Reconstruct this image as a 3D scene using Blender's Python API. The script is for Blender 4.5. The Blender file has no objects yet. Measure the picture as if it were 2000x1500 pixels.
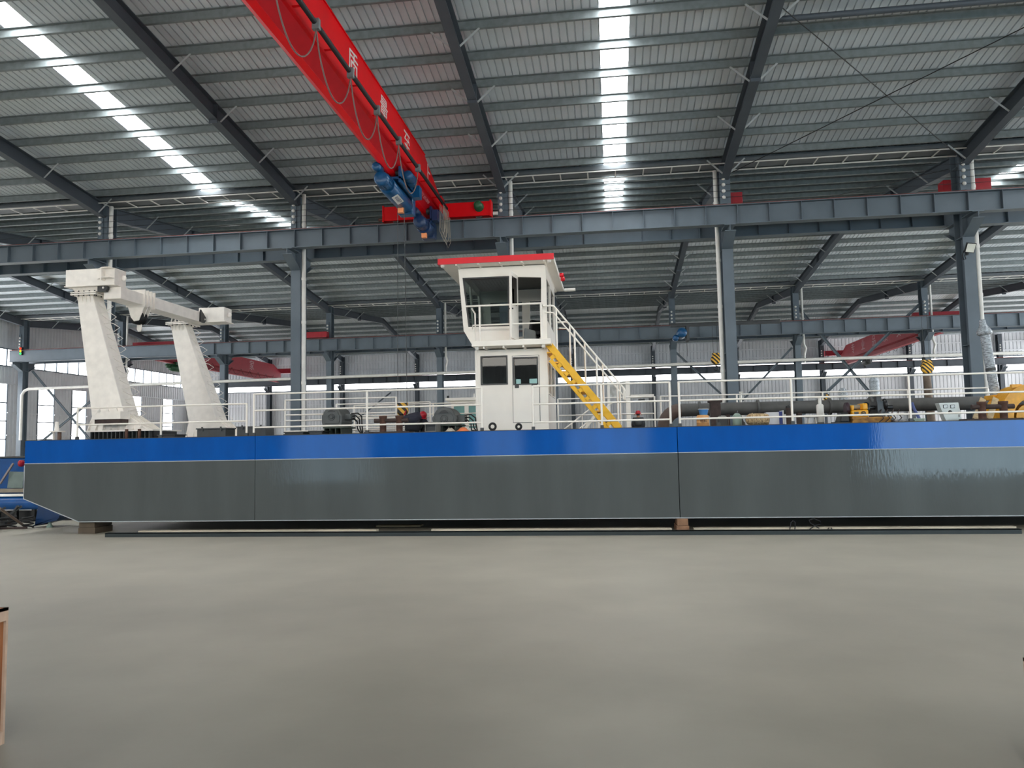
import bpy, bmesh, math, random
from math import sin, cos, pi, radians, hypot
from mathutils import Vector, Matrix
random.seed(7)
SC = bpy.context.scene
COL = SC.collection
V = Vector

# ------------------------------------------------------------------ camera frame
H = 2.05
YAW, PITCH, ROLL, F = .1282, .0785, -.019, 1500.0
_cy, _sy = cos(YAW), sin(YAW)
FW = V((-_sy*cos(PITCH), _cy*cos(PITCH), sin(PITCH)))
R0 = V((_cy, _sy, 0)); U0 = R0.cross(FW)
RT = cos(ROLL)*R0 + sin(ROLL)*U0
UP = -sin(ROLL)*R0 + cos(ROLL)*U0
CAM = V((0, 0, H))
def ray(x, y): return FW + RT*((x-1000)/F) - UP*((y-750)/F)
def at(x, y, Y):
    d = ray(x, y); return CAM + d*(Y/d.y)
def atz(x, y, z):
    d = ray(x, y); return CAM + d*((z-H)/d.z)
def atx(x, y, X):
    d = ray(x, y); return CAM + d*(X/d.x)

# ------------------------------------------------------------------ materials
MATS = {}
def lin(c):
    return tuple(((v/255)/12.92 if v/255 <= .04045 else ((v/255+.055)/1.055)**2.4) for v in c)
def mat(name, rgb, rough=.5, metal=0., var=.08, scale=3., bump=0., bscale=40., spec=.5, coat=0., stretch=None, emit=None, es=0., rgb2=None):
    """rgb in sRGB 0-255; var/rgb2 = procedural wear; bump = surface unevenness"""
    if name in MATS: return MATS[name]
    m = bpy.data.materials.new(name); m.use_nodes = True
    nt = m.node_tree; N = nt.nodes; L = nt.links
    b = N['Principled BSDF']
    c = lin(rgb)
    b.inputs['Roughness'].default_value = rough
    b.inputs['Metallic'].default_value = metal
    b.inputs['Specular IOR Level'].default_value = spec
    b.inputs['Coat Weight'].default_value = coat; b.inputs['Coat Roughness'].default_value = .05
    b.inputs['Base Color'].default_value = (*c, 1)
    tc = N.new('ShaderNodeTexCoord'); mp = N.new('ShaderNodeMapping')
    L.new(tc.outputs['Object'], mp.inputs['Vector'])
    if stretch: mp.inputs['Scale'].default_value = stretch
    if var or rgb2:
        nz = N.new('ShaderNodeTexNoise'); nz.inputs['Scale'].default_value = scale; nz.inputs['Detail'].default_value = 5
        L.new(mp.outputs['Vector'], nz.inputs['Vector'])
        rp = N.new('ShaderNodeValToRGB')
        rp.color_ramp.elements[0].position = .3; rp.color_ramp.elements[1].position = .7
        c2 = lin(rgb2) if rgb2 else tuple(v*(1-var*2) for v in c)
        c1 = c if rgb2 else tuple(min(1, v*(1+var)) for v in c)
        rp.color_ramp.elements[0].color = (*c2, 1); rp.color_ramp.elements[1].color = (*c1, 1)
        L.new(nz.outputs['Fac'], rp.inputs['Fac']); L.new(rp.outputs['Color'], b.inputs['Base Color'])
    if bump:
        n2 = N.new('ShaderNodeTexNoise'); n2.inputs['Scale'].default_value = bscale; n2.inputs['Detail'].default_value = 3
        L.new(mp.outputs['Vector'], n2.inputs['Vector'])
        bp = N.new('ShaderNodeBump'); bp.inputs['Strength'].default_value = bump; bp.inputs['Distance'].default_value = .02
        L.new(n2.outputs['Fac'], bp.inputs['Height']); L.new(bp.outputs['Normal'], b.inputs['Normal'])
        if coat: L.new(bp.outputs['Normal'], b.inputs['Coat Normal'])
    if emit:
        b.inputs['Emission Color'].default_value = (*lin(emit), 1); b.inputs['Emission Strength'].default_value = es
    MATS[name] = m
    return m
def emat(name, rgb, s):
    if name in MATS: return MATS[name]
    m = bpy.data.materials.new(name); m.use_nodes = True; nt = m.node_tree
    nt.nodes.clear(); o = nt.nodes.new('ShaderNodeOutputMaterial'); e = nt.nodes.new('ShaderNodeEmission')
    e.inputs['Color'].default_value = (*lin(rgb), 1); e.inputs['Strength'].default_value = s
    nt.links.new(e.outputs[0], o.inputs[0]); MATS[name] = m; return m
def glass(name, tint, ior=1.5):
    m = bpy.data.materials.new(name); m.use_nodes = True; nt = m.node_tree; N = nt.nodes; L = nt.links
    N.clear(); o = N.new('ShaderNodeOutputMaterial'); mx = N.new('ShaderNodeMixShader')
    t = N.new('ShaderNodeBsdfTransparent'); t.inputs[0].default_value = (*tint, 1)
    g = N.new('ShaderNodeBsdfGlossy'); g.inputs['Roughness'].default_value = .02
    f = N.new('ShaderNodeFresnel'); f.inputs[0].default_value = ior
    L.new(f.outputs[0], mx.inputs[0]); L.new(t.outputs[0], mx.inputs[1]); L.new(g.outputs[0], mx.inputs[2])
    L.new(mx.outputs[0], o.inputs[0]); return m

steel   = mat('grey_steel_paint', (96,108,117), .5, var=.06, scale=1.5)
steel_d = mat('dark_steel_paint', (72,80,88), .55, var=.06, scale=1.5)
galv    = mat('galvanised_steel', (124,132,133), .45, .25, var=.1, scale=6)
sheet   = mat('roof_sheet', (212,219,224), .55, .1, var=.05, scale=.8)
wallsh  = mat('wall_sheet', (214,217,220), .5, .05, var=.05, scale=.8)
rail_r  = mat('rusty_rail', (128,70,62), .6, .3, var=.2, scale=8)
white   = mat('white_paint', (248,242,232), .35, var=.02, scale=2)
white_w = mat('warm_white_paint', (248,242,233), .42, var=.04, scale=5)
pvc     = mat('white_pvc', (225,223,216), .4, var=.04)
red     = mat('crane_red', (228,10,22), .42, spec=.2, var=.06, scale=1.2)
red_b   = mat('bright_red', (226,14,36), .35, var=.02)
black   = mat('black_rubber', (22,23,25), .6, var=.1)
blk_p   = mat('black_paint', (28,30,32), .35, var=.1)
hoistb  = mat('hoist_blue', (16,78,122), .3, var=.08, scale=6)
hoistd  = mat('hoist_dark_blue', (20,52,92), .35, var=.08, scale=6)
blue    = mat('hull_blue', (0,84,170), .5, spec=.04, coat=.3, var=.07, scale=2.2, bump=.022, bscale=30, stretch=(1,1,.35))
hgrey   = mat('hull_grey', (86,91,91), .5, spec=.04, coat=.3, var=.06, scale=1.6, bump=.09, bscale=24, stretch=(1,1,.16))
seam    = mat('weld_seam', (180,186,190), .45, var=.05)
deckm   = mat('deck_dark', (56,58,62), .6)
yellow  = mat('stair_yellow', (246,186,8), .4, var=.04)
myel    = mat('machine_yellow', (236,168,24), .4, var=.08, scale=9)
winch   = mat('winch_grey', (86,89,88), .5, var=.07, scale=8)
dgrey   = mat('dark_grey_paint', (62,65,66), .5, var=.1, scale=6)
rust    = mat('rusty_brown', (96,66,54), .75, var=.2, scale=9, bump=.2)
rust_d  = mat('dark_rust', (66,52,48), .75, var=.2, scale=9)
wood    = mat('raw_wood', (196,172,132), .7, var=.14, scale=5, stretch=(1,8,8))
crate_w = mat('crate_board', (158,98,56), .65, rgb2=(112,66,38), scale=3, stretch=(6,6,.7))
wood_b  = mat('block_wood', (150,112,84), .75, var=.16, scale=5)
def concrete():
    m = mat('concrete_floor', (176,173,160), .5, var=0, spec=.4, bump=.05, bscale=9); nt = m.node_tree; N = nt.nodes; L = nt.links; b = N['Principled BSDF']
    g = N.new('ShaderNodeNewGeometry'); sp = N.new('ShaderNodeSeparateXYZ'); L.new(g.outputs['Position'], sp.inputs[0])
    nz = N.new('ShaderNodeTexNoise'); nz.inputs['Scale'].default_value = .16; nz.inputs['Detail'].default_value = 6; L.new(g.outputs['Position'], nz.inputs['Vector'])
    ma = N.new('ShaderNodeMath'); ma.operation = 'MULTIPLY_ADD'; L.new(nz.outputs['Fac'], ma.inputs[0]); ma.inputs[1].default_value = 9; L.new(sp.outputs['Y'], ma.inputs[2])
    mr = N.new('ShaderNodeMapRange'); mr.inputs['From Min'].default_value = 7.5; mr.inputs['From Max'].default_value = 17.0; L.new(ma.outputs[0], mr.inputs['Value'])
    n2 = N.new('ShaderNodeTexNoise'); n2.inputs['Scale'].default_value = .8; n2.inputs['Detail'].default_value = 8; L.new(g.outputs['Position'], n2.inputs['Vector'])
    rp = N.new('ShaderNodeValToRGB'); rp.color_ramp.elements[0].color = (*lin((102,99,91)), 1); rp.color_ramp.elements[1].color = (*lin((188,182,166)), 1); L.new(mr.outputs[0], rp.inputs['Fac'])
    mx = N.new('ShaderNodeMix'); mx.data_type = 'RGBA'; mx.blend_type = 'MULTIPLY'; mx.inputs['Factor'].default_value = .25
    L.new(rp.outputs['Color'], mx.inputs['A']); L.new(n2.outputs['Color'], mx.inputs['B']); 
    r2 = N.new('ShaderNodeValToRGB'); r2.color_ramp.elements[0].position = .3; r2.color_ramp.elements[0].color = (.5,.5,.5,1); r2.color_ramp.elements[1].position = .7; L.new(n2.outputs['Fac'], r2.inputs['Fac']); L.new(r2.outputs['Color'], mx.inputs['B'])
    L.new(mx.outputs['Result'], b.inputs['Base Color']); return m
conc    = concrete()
foil    = mat('plastic_wrap', (176,184,190), .22, .3, var=.3, scale=14, bump=.9, bscale=22, stretch=(1,1,3))
skin    = mat('skin', (190,140,112), .55)
navy    = mat('navy_cloth', (50,52,66), .85, var=.12)
charc   = mat('charcoal_cloth', (66,68,70), .85, var=.12)
trous   = mat('dark_trousers', (38,40,46), .85)
helm    = mat('helmet_red', (176,26,44), .35)
glove   = mat('glove_red', (190,40,58), .7)
orange  = mat('orange_cloth', (232,130,82), .8, var=.1)
tan     = mat('tan_barrel', (228,178,120), .6, rgb2=(204,148,92), scale=7)
speck   = mat('speckled_roll', (214,188,142), .85, rgb2=(120,92,66), scale=28)
pblue   = mat('machine_blue', (10,82,150), .3, var=.1)
greenp  = mat('motor_green', (38,92,58), .4)
orang_h = mat('hook_orange', (240,150,96), .5)
brown_p = mat('brown_pipe', (92,76,68), .7, var=.15, scale=4)
pipe_d  = mat('dark_pipe', (82,82,80), .6, var=.12, scale=4)
blueb   = mat('box_blue', (58,72,140), .5)
paleg   = mat('pale_green', (138,158,146), .5)
inter   = mat('cabin_interior', (150,152,150), .6)
seatm   = mat('seat_black', (24,25,27), .6)
dial    = mat('dial_face', (226,230,228), .3)
skyl    = emat('skylight_panel', (250,253,255), 19.0)
winl    = emat('window_daylight', (252,252,255), 6.0)
doorl   = emat('open_door_daylight', (255,248,238), 6.2)
glz     = glass('tinted_glass', (.2,.26,.25))
glzc    = glass('pale_glass', (.62,.72,.70))
def stripes(name, a, b, scale):
    m = bpy.data.materials.new(name); m.use_nodes = True; nt = m.node_tree; N = nt.nodes; L = nt.links
    bs = N['Principled BSDF']; bs.inputs['Roughness'].default_value = .5
    tc = N.new('ShaderNodeTexCoord'); w = N.new('ShaderNodeTexWave'); w.bands_direction = 'DIAGONAL'
    w.inputs['Scale'].default_value = scale
    rp = N.new('ShaderNodeValToRGB'); rp.color_ramp.interpolation = 'CONSTANT'
    rp.color_ramp.elements[0].color = (*lin(a), 1); rp.color_ramp.elements[1].position = .5; rp.color_ramp.elements[1].color = (*lin(b), 1)
    L.new(tc.outputs['Object'], w.inputs['Vector']); L.new(w.outputs['Fac'], rp.inputs['Fac']); L.new(rp.outputs['Color'], bs.inputs['Base Color'])
    return m
hazard = stripes('hazard_stripes', (30,26,20), (232,178,60), 2.6)

# ------------------------------------------------------------------ mesh builder
class MB:
    def __init__(s): s.v = []; s.f = []; s.sm = []
    def add(s, vs, fs, smooth=False):
        n = len(s.v); s.v += [V(p) for p in vs]
        s.f += [tuple(i+n for i in f) for f in fs]; s.sm += [smooth]*len(fs); return s
    def hexa(s, p):  # 8 points: bottom loop 0-3, top loop 4-7
        return s.add(p, [(3,2,1,0),(4,5,6,7),(0,1,5,4),(1,2,6,5),(2,3,7,6),(3,0,4,7)])
    def mm(s, x0,x1,y0,y1,z0,z1):
        return s.hexa([(x0,y0,z0),(x1,y0,z0),(x1,y1,z0),(x0,y1,z0),(x0,y0,z1),(x1,y0,z1),(x1,y1,z1),(x0,y1,z1)])
    def box(s, c, sx, sy, sz, rot=None):
        c = V(c); M = rot or Matrix.Identity(3); p = []
        for z in (-1,1):
            for x,y in ((-1,-1),(1,-1),(1,1),(-1,1)): p.append(c + M @ V((x*sx/2,y*sy/2,z*sz/2)))
        return s.hexa(p)
    def frame(s, p, q, up):
        d = (V(q)-V(p)).normalized(); u = V(up)
        if abs(d.dot(u)) > .98: u = V((1,0,0)) if abs(d.x) < .9 else V((0,1,0))
        w = d.cross(u).normalized(); u = w.cross(d); return d, w, u
    def bar(s, p, q, w, h, up=(0,0,1)):
        p, q = V(p), V(q); d, a, u = s.frame(p, q, up)
        o = [(-w/2,-h/2),(w/2,-h/2),(w/2,h/2),(-w/2,h/2)]
        return s.prism([p + a*x + u*y for x,y in o], q-p)
    def ibeam(s, p, q, w, h, tf=.02, tw=.014, up=(0,0,1)):
        p, q = V(p), V(q); d, a, u = s.frame(p, q, up)
        s.bar(p + u*(h/2-tf/2), q + u*(h/2-tf/2), w, tf, up); s.bar(p - u*(h/2-tf/2), q - u*(h/2-tf/2), w, tf, up)
        return s.bar(p, q, tw, h-2*tf, up)
    def zbeam(s, p, q, w, h, t=.012):  # Z purlin: flanges on opposite sides
        p, q = V(p), V(q); d, a, u = s.frame(p, q, (0,0,1))
        s.bar(p + u*h/2 + a*w/2, q + u*h/2 + a*w/2, w, t); s.bar(p - u*h/2 - a*w/2, q - u*h/2 - a*w/2, w, t)
        return s.bar(p, q, t, h)
    def prism(s, poly, vec):
        n = len(poly); vec = V(vec); vs = [V(p) for p in poly] + [V(p)+vec for p in poly]
        fs = [tuple(range(n-1,-1,-1)), tuple(range(n,2*n))] + [(i,(i+1)%n,n+(i+1)%n,n+i) for i in range(n)]
        return s.add(vs, fs)
    def tube(s, p, q, r, n=10, r2=None, cap=True):
        p, q = V(p), V(q); d, a, u = s.frame(p, q, (0,0,1)); r2 = r if r2 is None else r2
        vs = [p + (a*cos(2*pi*i/n)+u*sin(2*pi*i/n))*r for i in range(n)] + [q + (a*cos(2*pi*i/n)+u*sin(2*pi*i/n))*r2 for i in range(n)]
        s.add(vs, [(i,(i+1)%n,n+(i+1)%n,n+i) for i in range(n)], True)
        if cap: s.add(vs, [tuple(range(n-1,-1,-1)), tuple(range(n,2*n))])
        return s
    def path(s, pts, r, n=6, closed=False):
        pts = [V(p) for p in pts]; k = len(pts); rings = []; prev = None
        for i in range(k):
            if closed: t = pts[(i+1)%k]-pts[i-1]
            else: t = pts[min(i+1,k-1)]-pts[max(i-1,0)]
            t.normalize()
            if prev is None:
                u = V((0,0,1)) if abs(t.z) < .9 else V((1,0,0))
            else: u = prev
            a = t.cross(u).normalized(); u = a.cross(t).normalized(); prev = u
            rings.append([pts[i] + (a*cos(2*pi*j/n)+u*sin(2*pi*j/n))*r for j in range(n)])
        vs = [p for rg in rings for p in rg]; fs = []
        for i in range(k if closed else k-1):
            i2 = (i+1)%k
            for j in range(n): fs.append((i*n+j, i*n+(j+1)%n, i2*n+(j+1)%n, i2*n+j))
        s.add(vs, fs, True)
        if not closed: s.add(rings[0]+rings[-1], [tuple(range(n-1,-1,-1)), tuple(range(n,2*n))])
        return s
    def lathe(s, c, axis, prof, n=16, smooth=True):
        c = V(c); d = V(axis).normalized(); u = V((0,0,1)) if abs(d.z) < .9 else V((1,0,0))
        a = d.cross(u).normalized(); u = a.cross(d); vs = []; k = len(prof)
        for r,h in prof: vs += [c + d*h + (a*cos(2*pi*j/n)+u*sin(2*pi*j/n))*max(r,1e-4) for j in range(n)]
        fs = [(i*n+j, i*n+(j+1)%n, (i+1)*n+(j+1)%n, (i+1)*n+j) for i in range(k-1) for j in range(n)]
        s.add(vs, fs, smooth); return s.add(vs[:n]+vs[-n:], [tuple(range(n-1,-1,-1)), tuple(range(n,2*n))])
    def plate(s, outer, holes, o, u, v, th):
        """flat sheet with rectangular openings; outer/holes are 2D loops, thickness along u x v"""
        bm = bmesh.new(); o, u, v = V(o), V(u), V(v); nrm = u.cross(v).normalized(); es = []
        for lp in [outer]+holes:
            vs = [bm.verts.new(o+u*x+v*y) for x,y in lp]
            es += [bm.edges.new((vs[i], vs[(i+1)%len(vs)])) for i in range(len(vs))]
        bmesh.ops.triangle_fill(bm, use_beauty=True, use_dissolve=False, edges=es)
        bm.verts.index_update(); vs = [x.co.copy() for x in bm.verts]; fs = [tuple(x.index for x in f.verts) for f in bm.faces]
        bm.free(); n = len(vs); allv = vs + [p + nrm*th for p in vs]; ff = []
        for f in fs:
            ff.append(tuple(reversed(f))); ff.append(tuple(i+n for i in f))
        k = 0
        for lp in [outer]+holes:
            m = len(lp)
            for i in range(m): ff.append((k+i, k+(i+1)%m, n+k+(i+1)%m, n+k+i))
            k += m
        return s.add(allv, ff)
WLOC = {}
def tagit(o, label=None, cat=None, group=None, kind=None):
    if label: o['label'] = label
    if cat: o['category'] = cat
    if group: o['group'] = group
    if kind: o['kind'] = kind
    return o
def T(name, label, cat, loc, group=None):
    o = bpy.data.objects.new(name, None); COL.objects.link(o); o.location = V(loc); o.empty_display_size = .2
    WLOC[o.name] = V(loc); return tagit(o, label, cat, group)
def finish(me):
    bm = bmesh.new(); bm.from_mesh(me); bmesh.ops.recalc_face_normals(bm, faces=bm.faces); bm.to_mesh(me); bm.free()
def O(name, mb, m, parent=None, label=None, cat=None, group=None, kind=None, bevel=0):
    vs = mb.v
    lo = V((min(p.x for p in vs), min(p.y for p in vs), min(p.z for p in vs))); hi = V((max(p.x for p in vs), max(p.y for p in vs), max(p.z for p in vs)))
    c = (lo+hi)/2
    if parent is None: c.z = lo.z
    me = bpy.data.meshes.new(name); me.from_pydata([p-c for p in vs], [], mb.f)
    me.polygons.foreach_set('use_smooth', mb.sm); me.materials.append(m)
    finish(me); me.update()
    o = bpy.data.objects.new(name, me); COL.objects.link(o)
    o.location = c - (WLOC[parent.name] if parent else V()); WLOC[o.name] = c
    if parent: o.parent = parent
    if bevel:
        b = o.modifiers.new('Bevel', 'BEVEL'); b.width = bevel; b.segments = 2; b.limit_method = 'ANGLE'
    return tagit(o, label, cat, group, kind)
def text_mb(body, size, o, u, v, ext=.004, align='CENTER'):
    cu = bpy.data.curves.new('t', 'FONT'); cu.body = body; cu.size = size; cu.extrude = ext; cu.align_x = align; cu.align_y = 'CENTER'; cu.resolution_u = 2
    ob = bpy.data.objects.new('t', cu); COL.objects.link(ob); bpy.context.view_layer.update()
    me = bpy.data.meshes.new_from_object(ob.evaluated_get(bpy.context.evaluated_depsgraph_get()))
    o, u, v = V(o), V(u).normalized(), V(v).normalized(); n = u.cross(v)
    mb = MB(); mb.add([o + u*p.co.x + v*p.co.y + n*p.co.z for p in me.vertices], [tuple(f.vertices) for f in me.polygons])
    bpy.data.objects.remove(ob); bpy.data.curves.remove(cu); bpy.data.meshes.remove(me); return mb
ORD = ['first','second','third','fourth','fifth','sixth','seventh','eighth','ninth','tenth','eleventh','twelfth']

# ------------------------------------------------------------------ hall layout
XK = [-3.6 + 7.65*k for k in range(-5, 6)]           # frame lines -41.85 ... 34.65
XL, XR = -43.0, 38.0
YA, YB, YC, YF = 26.5, 50.0, 74.0, -9.0
SL = [(YF, 11.62, 2.8, 11.62, 'front'), (2.8, 11.65, 14.5, 13.02, 'near'), (14.5, 13.02, YA, 11.62, 'near'),
      (YA, 11.62, 38.2, 13.05, 'mid'), (38.2, 13.05, YB, 11.95, 'mid'), (YB, 11.95, 62, 13.05, 'far'), (62, 13.05, YC, 11.25, 'far')]
SKX = [-29.4, -14.5, .35, 15.6, 30.9]; SKW = .74; SKS = (0, 2, 3)
# floor
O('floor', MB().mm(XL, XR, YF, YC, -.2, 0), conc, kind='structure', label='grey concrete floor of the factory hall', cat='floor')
# roof sheeting (ribbed) with gaps for the skylights
def ribbed(mb, xs, p0, p1, pitch, rw, rh, t, axis='x', inward=V((0,0,1))):
    """sheet from x range xs, swept from p0 to p1 (y,z pairs), grooves every pitch"""
    x0, x1 = xs; n = max(1, int((x1-x0)/pitch)); prof = []
    for i in range(n):
        a = x0 + (x1-x0)*i/n; b = x0 + (x1-x0)*(i+1)/n
        prof += [(a, 0), (b-rw, 0), (b-rw*.75, rh), (b-rw*.25, rh)]
    prof.append((x1, 0))
    vs = []
    for (yy, zz) in (p0, p1):
        for (x, h) in prof:
            if axis == 'x': vs.append((x, yy, zz+h))
            else: vs.append(V((0,0,0)) + axis(x, h, (yy, zz)))
    k = len(prof)
    mb.add(vs, [(i, i+1, k+i+1, k+i) for i in range(k-1)])
mb = MB()
for si, (y0, z0, y1, z1, nm) in enumerate(SL):
    edges = [XL] + (sum([[x-SKW/2, x+SKW/2] for x in SKX], []) if si in SKS else []) + [XR]
    for i in range(0, len(edges), 2):
        ribbed(mb, (edges[i], edges[i+1]), (y0, z0), (y1, z1), .20, .04, .035, .01)
O('ceiling', mb, sheet, kind='structure', label='ribbed grey metal roof sheeting over the hall', cat='roof')
# skylight strips
wn = 1
for si, (y0, z0, y1, z1, nm) in enumerate(SL):
    if si not in SKS: continue
    for x in SKX:
        q = MB().hexa([(x-SKW/2,y0,z0+.03),(x+SKW/2,y0,z0+.03),(x+SKW/2,y1,z1+.03),(x-SKW/2,y1,z1+.03),
                       (x-SKW/2,y0,z0+.05),(x+SKW/2,y0,z0+.05),(x+SKW/2,y1,z1+.05),(x-SKW/2,y1,z1+.05)])
        O('window_%d' % wn, q, skyl, kind='structure', label='bright translucent skylight strip in the roof', cat='skylight'); wn += 1
# back wall: ribbed sheet below and above a window band
def wall_sheet_x(mb, x0, x1, y, z0, z1, pitch=.32):
    n = max(1, int((x1-x0)/pitch)); prof = []
    for i in range(n):
        a = x0+(x1-x0)*i/n; b = x0+(x1-x0)*(i+1)/n; w = (b-a)
        prof += [(a,0),(a+w*.55,0),(a+w*.68,.05),(a+w*.87,.05)]
    prof.append((x1,0)); k = len(prof)
    vs = [(x,y+h,z0) for x,h in prof]+[(x,y+h,z1) for x,h in prof]
    mb.add(vs, [(i,i+1,k+i+1,k+i) for i in range(k-1)])
def wall_sheet_y(mb, x, y0, y1, z0, z1, pitch=.32, sg=-1):
    if y1-y0 < .05: return
    n = max(1, int((y1-y0)/pitch)); prof = []
    for i in range(n):
        a = y0+(y1-y0)*i/n; b = y0+(y1-y0)*(i+1)/n; w = (b-a)
        prof += [(a,0),(a+w*.55,0),(a+w*.68,.05),(a+w*.87,.05)]
    prof.append((y1,0)); k = len(prof)
    vs = [(x+sg*h,y,z0) for y,h in prof]+[(x+sg*h,y,z1) for y,h in prof]
    mb.add(vs, [(i,i+1,k+i+1,k+i) for i in range(k-1)])
WB0, WB1 = 7.82, 9.15
mb = MB(); wall_sheet_x(mb, XL, XR, YC, 0, WB0); wall_sheet_x(mb, XL, XR, YC, WB1, 11.35)
for z in (1.6, 3.2, 4.8, 6.4): mb.mm(XL, XR, YC-.09, YC-.02, z-.05, z+.05)
for z in (9.7, 10.5): mb.mm(XL, XR, YC-.09, YC-.02, z-.05, z+.05)
O('wall_back', mb, wallsh, kind='structure', label='grey corrugated back wall of the hall', cat='wall')
mb = MB().mm(XL, XR, YC+.04, YC+.06, WB0, WB1)
w = O('window_%d' % wn, mb, winl, kind='structure', label='long bright window band along the back wall', cat='window'); wn += 1
mb = MB()
for z in (WB0, WB1): mb.mm(XL, XR, YC-.03, YC+.03, z-.04, z+.04)
O('window_frame', mb, steel, w)
# left wall with window band and tall windows
TW = [(27.5,38.5),(40.7,42.4),(44.4,46.1),(48.2,49.9),(52.9,54.6),(56.6,58.3),(60.4,62.0),(64.2,65.8),(69.2,70.9)]  # first, wide window is added out of view to brighten the middle bay
LB0, LB1 = 8.35, 9.6
mb = MB(); wall_sheet_y(mb, XL, YF, YC, 7.1, LB0); wall_sheet_y(mb, XL, YF, YC, LB1, 13.2); wall_sheet_y(mb, XL, YF, YC, 0, 1.8)
ys = [YF] + [v for t in TW for v in t] + [YC]
for i in range(0, len(ys), 2): wall_sheet_y(mb, XL, ys[i], ys[i+1], 1.8, 7.1)
for z in (3.4, 5.0):
    for i in range(0, len(ys), 2): mb.mm(XL+.02, XL+.1, ys[i], ys[i+1], z-.04, z+.04)
mb.mm(XL+.02, XL+.1, YF, YC, 7.05, 7.15)
O('wall_left', mb, wallsh, kind='structure', label='grey corrugated left end wall with tall windows', cat='wall')
w = O('window_%d' % wn, MB().mm(XL-.08, XL-.06, YF, YC, LB0, LB1), winl, kind='structure', label='high window band along the left end wall', cat='window'); wn += 1
mb = MB()
y = YF
while y < YC:
    mb.mm(XL-.03, XL+.05, y-.04, y+.04, LB0, LB1); y += 1.25
for z in (LB0, LB1): mb.mm(XL-.03, XL+.03, YF, YC, z-.04, z+.04)
O('window_frame', mb, steel, w)
for (a, b) in TW:
    w = O('window_%d' % wn, MB().mm(XL-.08, XL-.06, a, b, 1.8, 7.1), winl if b-a < 5 else emat('added_wide_daylight', (240,247,255), 13.0), kind='structure', label='tall bright window in the left end wall', cat='window'); wn += 1
    mb = MB()
    for z in (1.8, 3.1, 4.4, 5.7, 7.1): mb.mm(XL-.03, XL+.05, a, b, z-.04, z+.04)
    for yy in (a, b): mb.mm(XL-.03, XL+.03, yy-.03, yy+.03, 1.8, 7.1)
    O('window_frame', mb, steel, w)
# right wall (outside the frame) and the wall behind the camera with its open doors
mb = MB(); wall_sheet_y(mb, XR, YF, YC, 0, 1.6, sg=1); wall_sheet_y(mb, XR, YF, YC, 6.8, 8.3, sg=1)
RW = [(30,46),(53,71)]  # unseen glowing windows added to brighten the middle and far bays
for a, b in ((YF,30),(46,53),(71,YC)): wall_sheet_y(mb, XR, a, b, 1.6, 6.8, sg=1)
for a, b in RW: O('window_%d' % wn, MB().mm(XR+.06, XR+.08, a, b, 1.6, 6.8), emat('added_wide_daylight', (240,247,255), 13.0) if a < 40 else emat('added_far_daylight', (252,250,250), 4.5), kind='structure', label='large window in the right end wall', cat='window'); wn += 1
wall_sheet_y(mb, XR, YF, YC, 8.3, 8.31, sg=1); wall_sheet_y(mb, XR, YF, YC, 9.6, 13.2, sg=1)
O('wall_right', mb, wallsh, kind='structure', label='grey corrugated right end wall', cat='wall')
O('window_%d' % wn, MB().mm(XR+.06, XR+.08, YF, YC, 8.3, 9.6), winl, kind='structure', label='high window band along the right end wall', cat='window'); wn += 1
DR = [(-19.8,-14.6,0,3.6,4.5),(-8.0,-5.2,1.2,3.3,4.5),(-2.6,2.1,1.2,3.3,4.5),(14.6,25,0,3.8,12.0)]   # openings in the front wall: x0, x1, z0, z1, daylight
mb = MB(); wall_sheet_x(mb, XL, XR, YF, 3.8, 7.0); wall_sheet_x(mb, XL, XR, YF, 9.4, 11.7)
xs = [XL] + [v for t in DR for v in t[:2]] + [XR]
for i in range(0, len(xs), 2): wall_sheet_x(mb, xs[i], xs[i+1], YF, 0, 3.8)
for (a, b, z0, z1, e) in DR:
    if z0: wall_sheet_x(mb, a, b, YF, 0, z0)
    if z1 < 3.8: wall_sheet_x(mb, a, b, YF, z1, 3.8)
O('wall_front', mb, wallsh, kind='structure', label='grey corrugated front wall behind the viewer', cat='wall')
O('window_%d' % wn, MB().mm(XL, XR, YF-.08, YF-.06, 7.0, 9.4), doorl, kind='structure', label='window band in the front wall', cat='window'); wn += 1
dn = 1
for (a, b, z0, z1, e) in DR:
    m = emat('front_daylight_%d' % int(e*10), (198,233,255), e)
    if z0: O('window_%d' % wn, MB().mm(a, b, YF-.12, YF-.08, z0, z1), m, kind='structure', label='low window in the front wall', cat='window'); wn += 1
    else: O('door_%d' % dn, MB().mm(a, b, YF-.12, YF-.08, z0, z1), m, kind='structure', label='wide open door in the front wall', cat='door'); dn += 1

# ------------------------------------------------------------------ purlins
def zs(s, y):
    y0, z0, y1, z1, _ = s; return z0 + (z1-z0)*(y-y0)/(y1-y0)
PLAN = [(2, [25.6,24.35,23.1,21.85,20.6,19.35,18.1,16.85,15.6], 'roof slope above the dredger', 'up from the gutter'),
        (3, [27.6,28.9,30.2,31.5,32.8,34.1,35.4,36.7], 'rising slope behind the front columns', 'up from the gutter'),
        (4, [48.8,47.5,46.2,44.9,43.6,42.3,41.0,39.7], 'slope falling to the second columns', 'up from the gutter'),
        (5, [51.2,52.6,54,55.4,56.8,58.2,59.6,61], 'rising slope behind the second columns', 'up from the gutter'),
        (6, [72.8,71.5,70.2,68.9,67.6,66.3,65.0,63.7], 'far slope above the back wall', 'up from the back wall')]
for (si, ys_, where, frm) in PLAN:
    for i, y in enumerate(ys_):
        z = zs(SL[si], y) - .115
        O('roof_purlin', MB().zbeam((XL+.1,y,z), (XR-.1,y,z), .075, .2), galv, label='galvanised purlin under the %s, %s %s' % (where, ORD[i], frm),
          cat='purlin', group='purlins under the ' + where)
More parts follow.
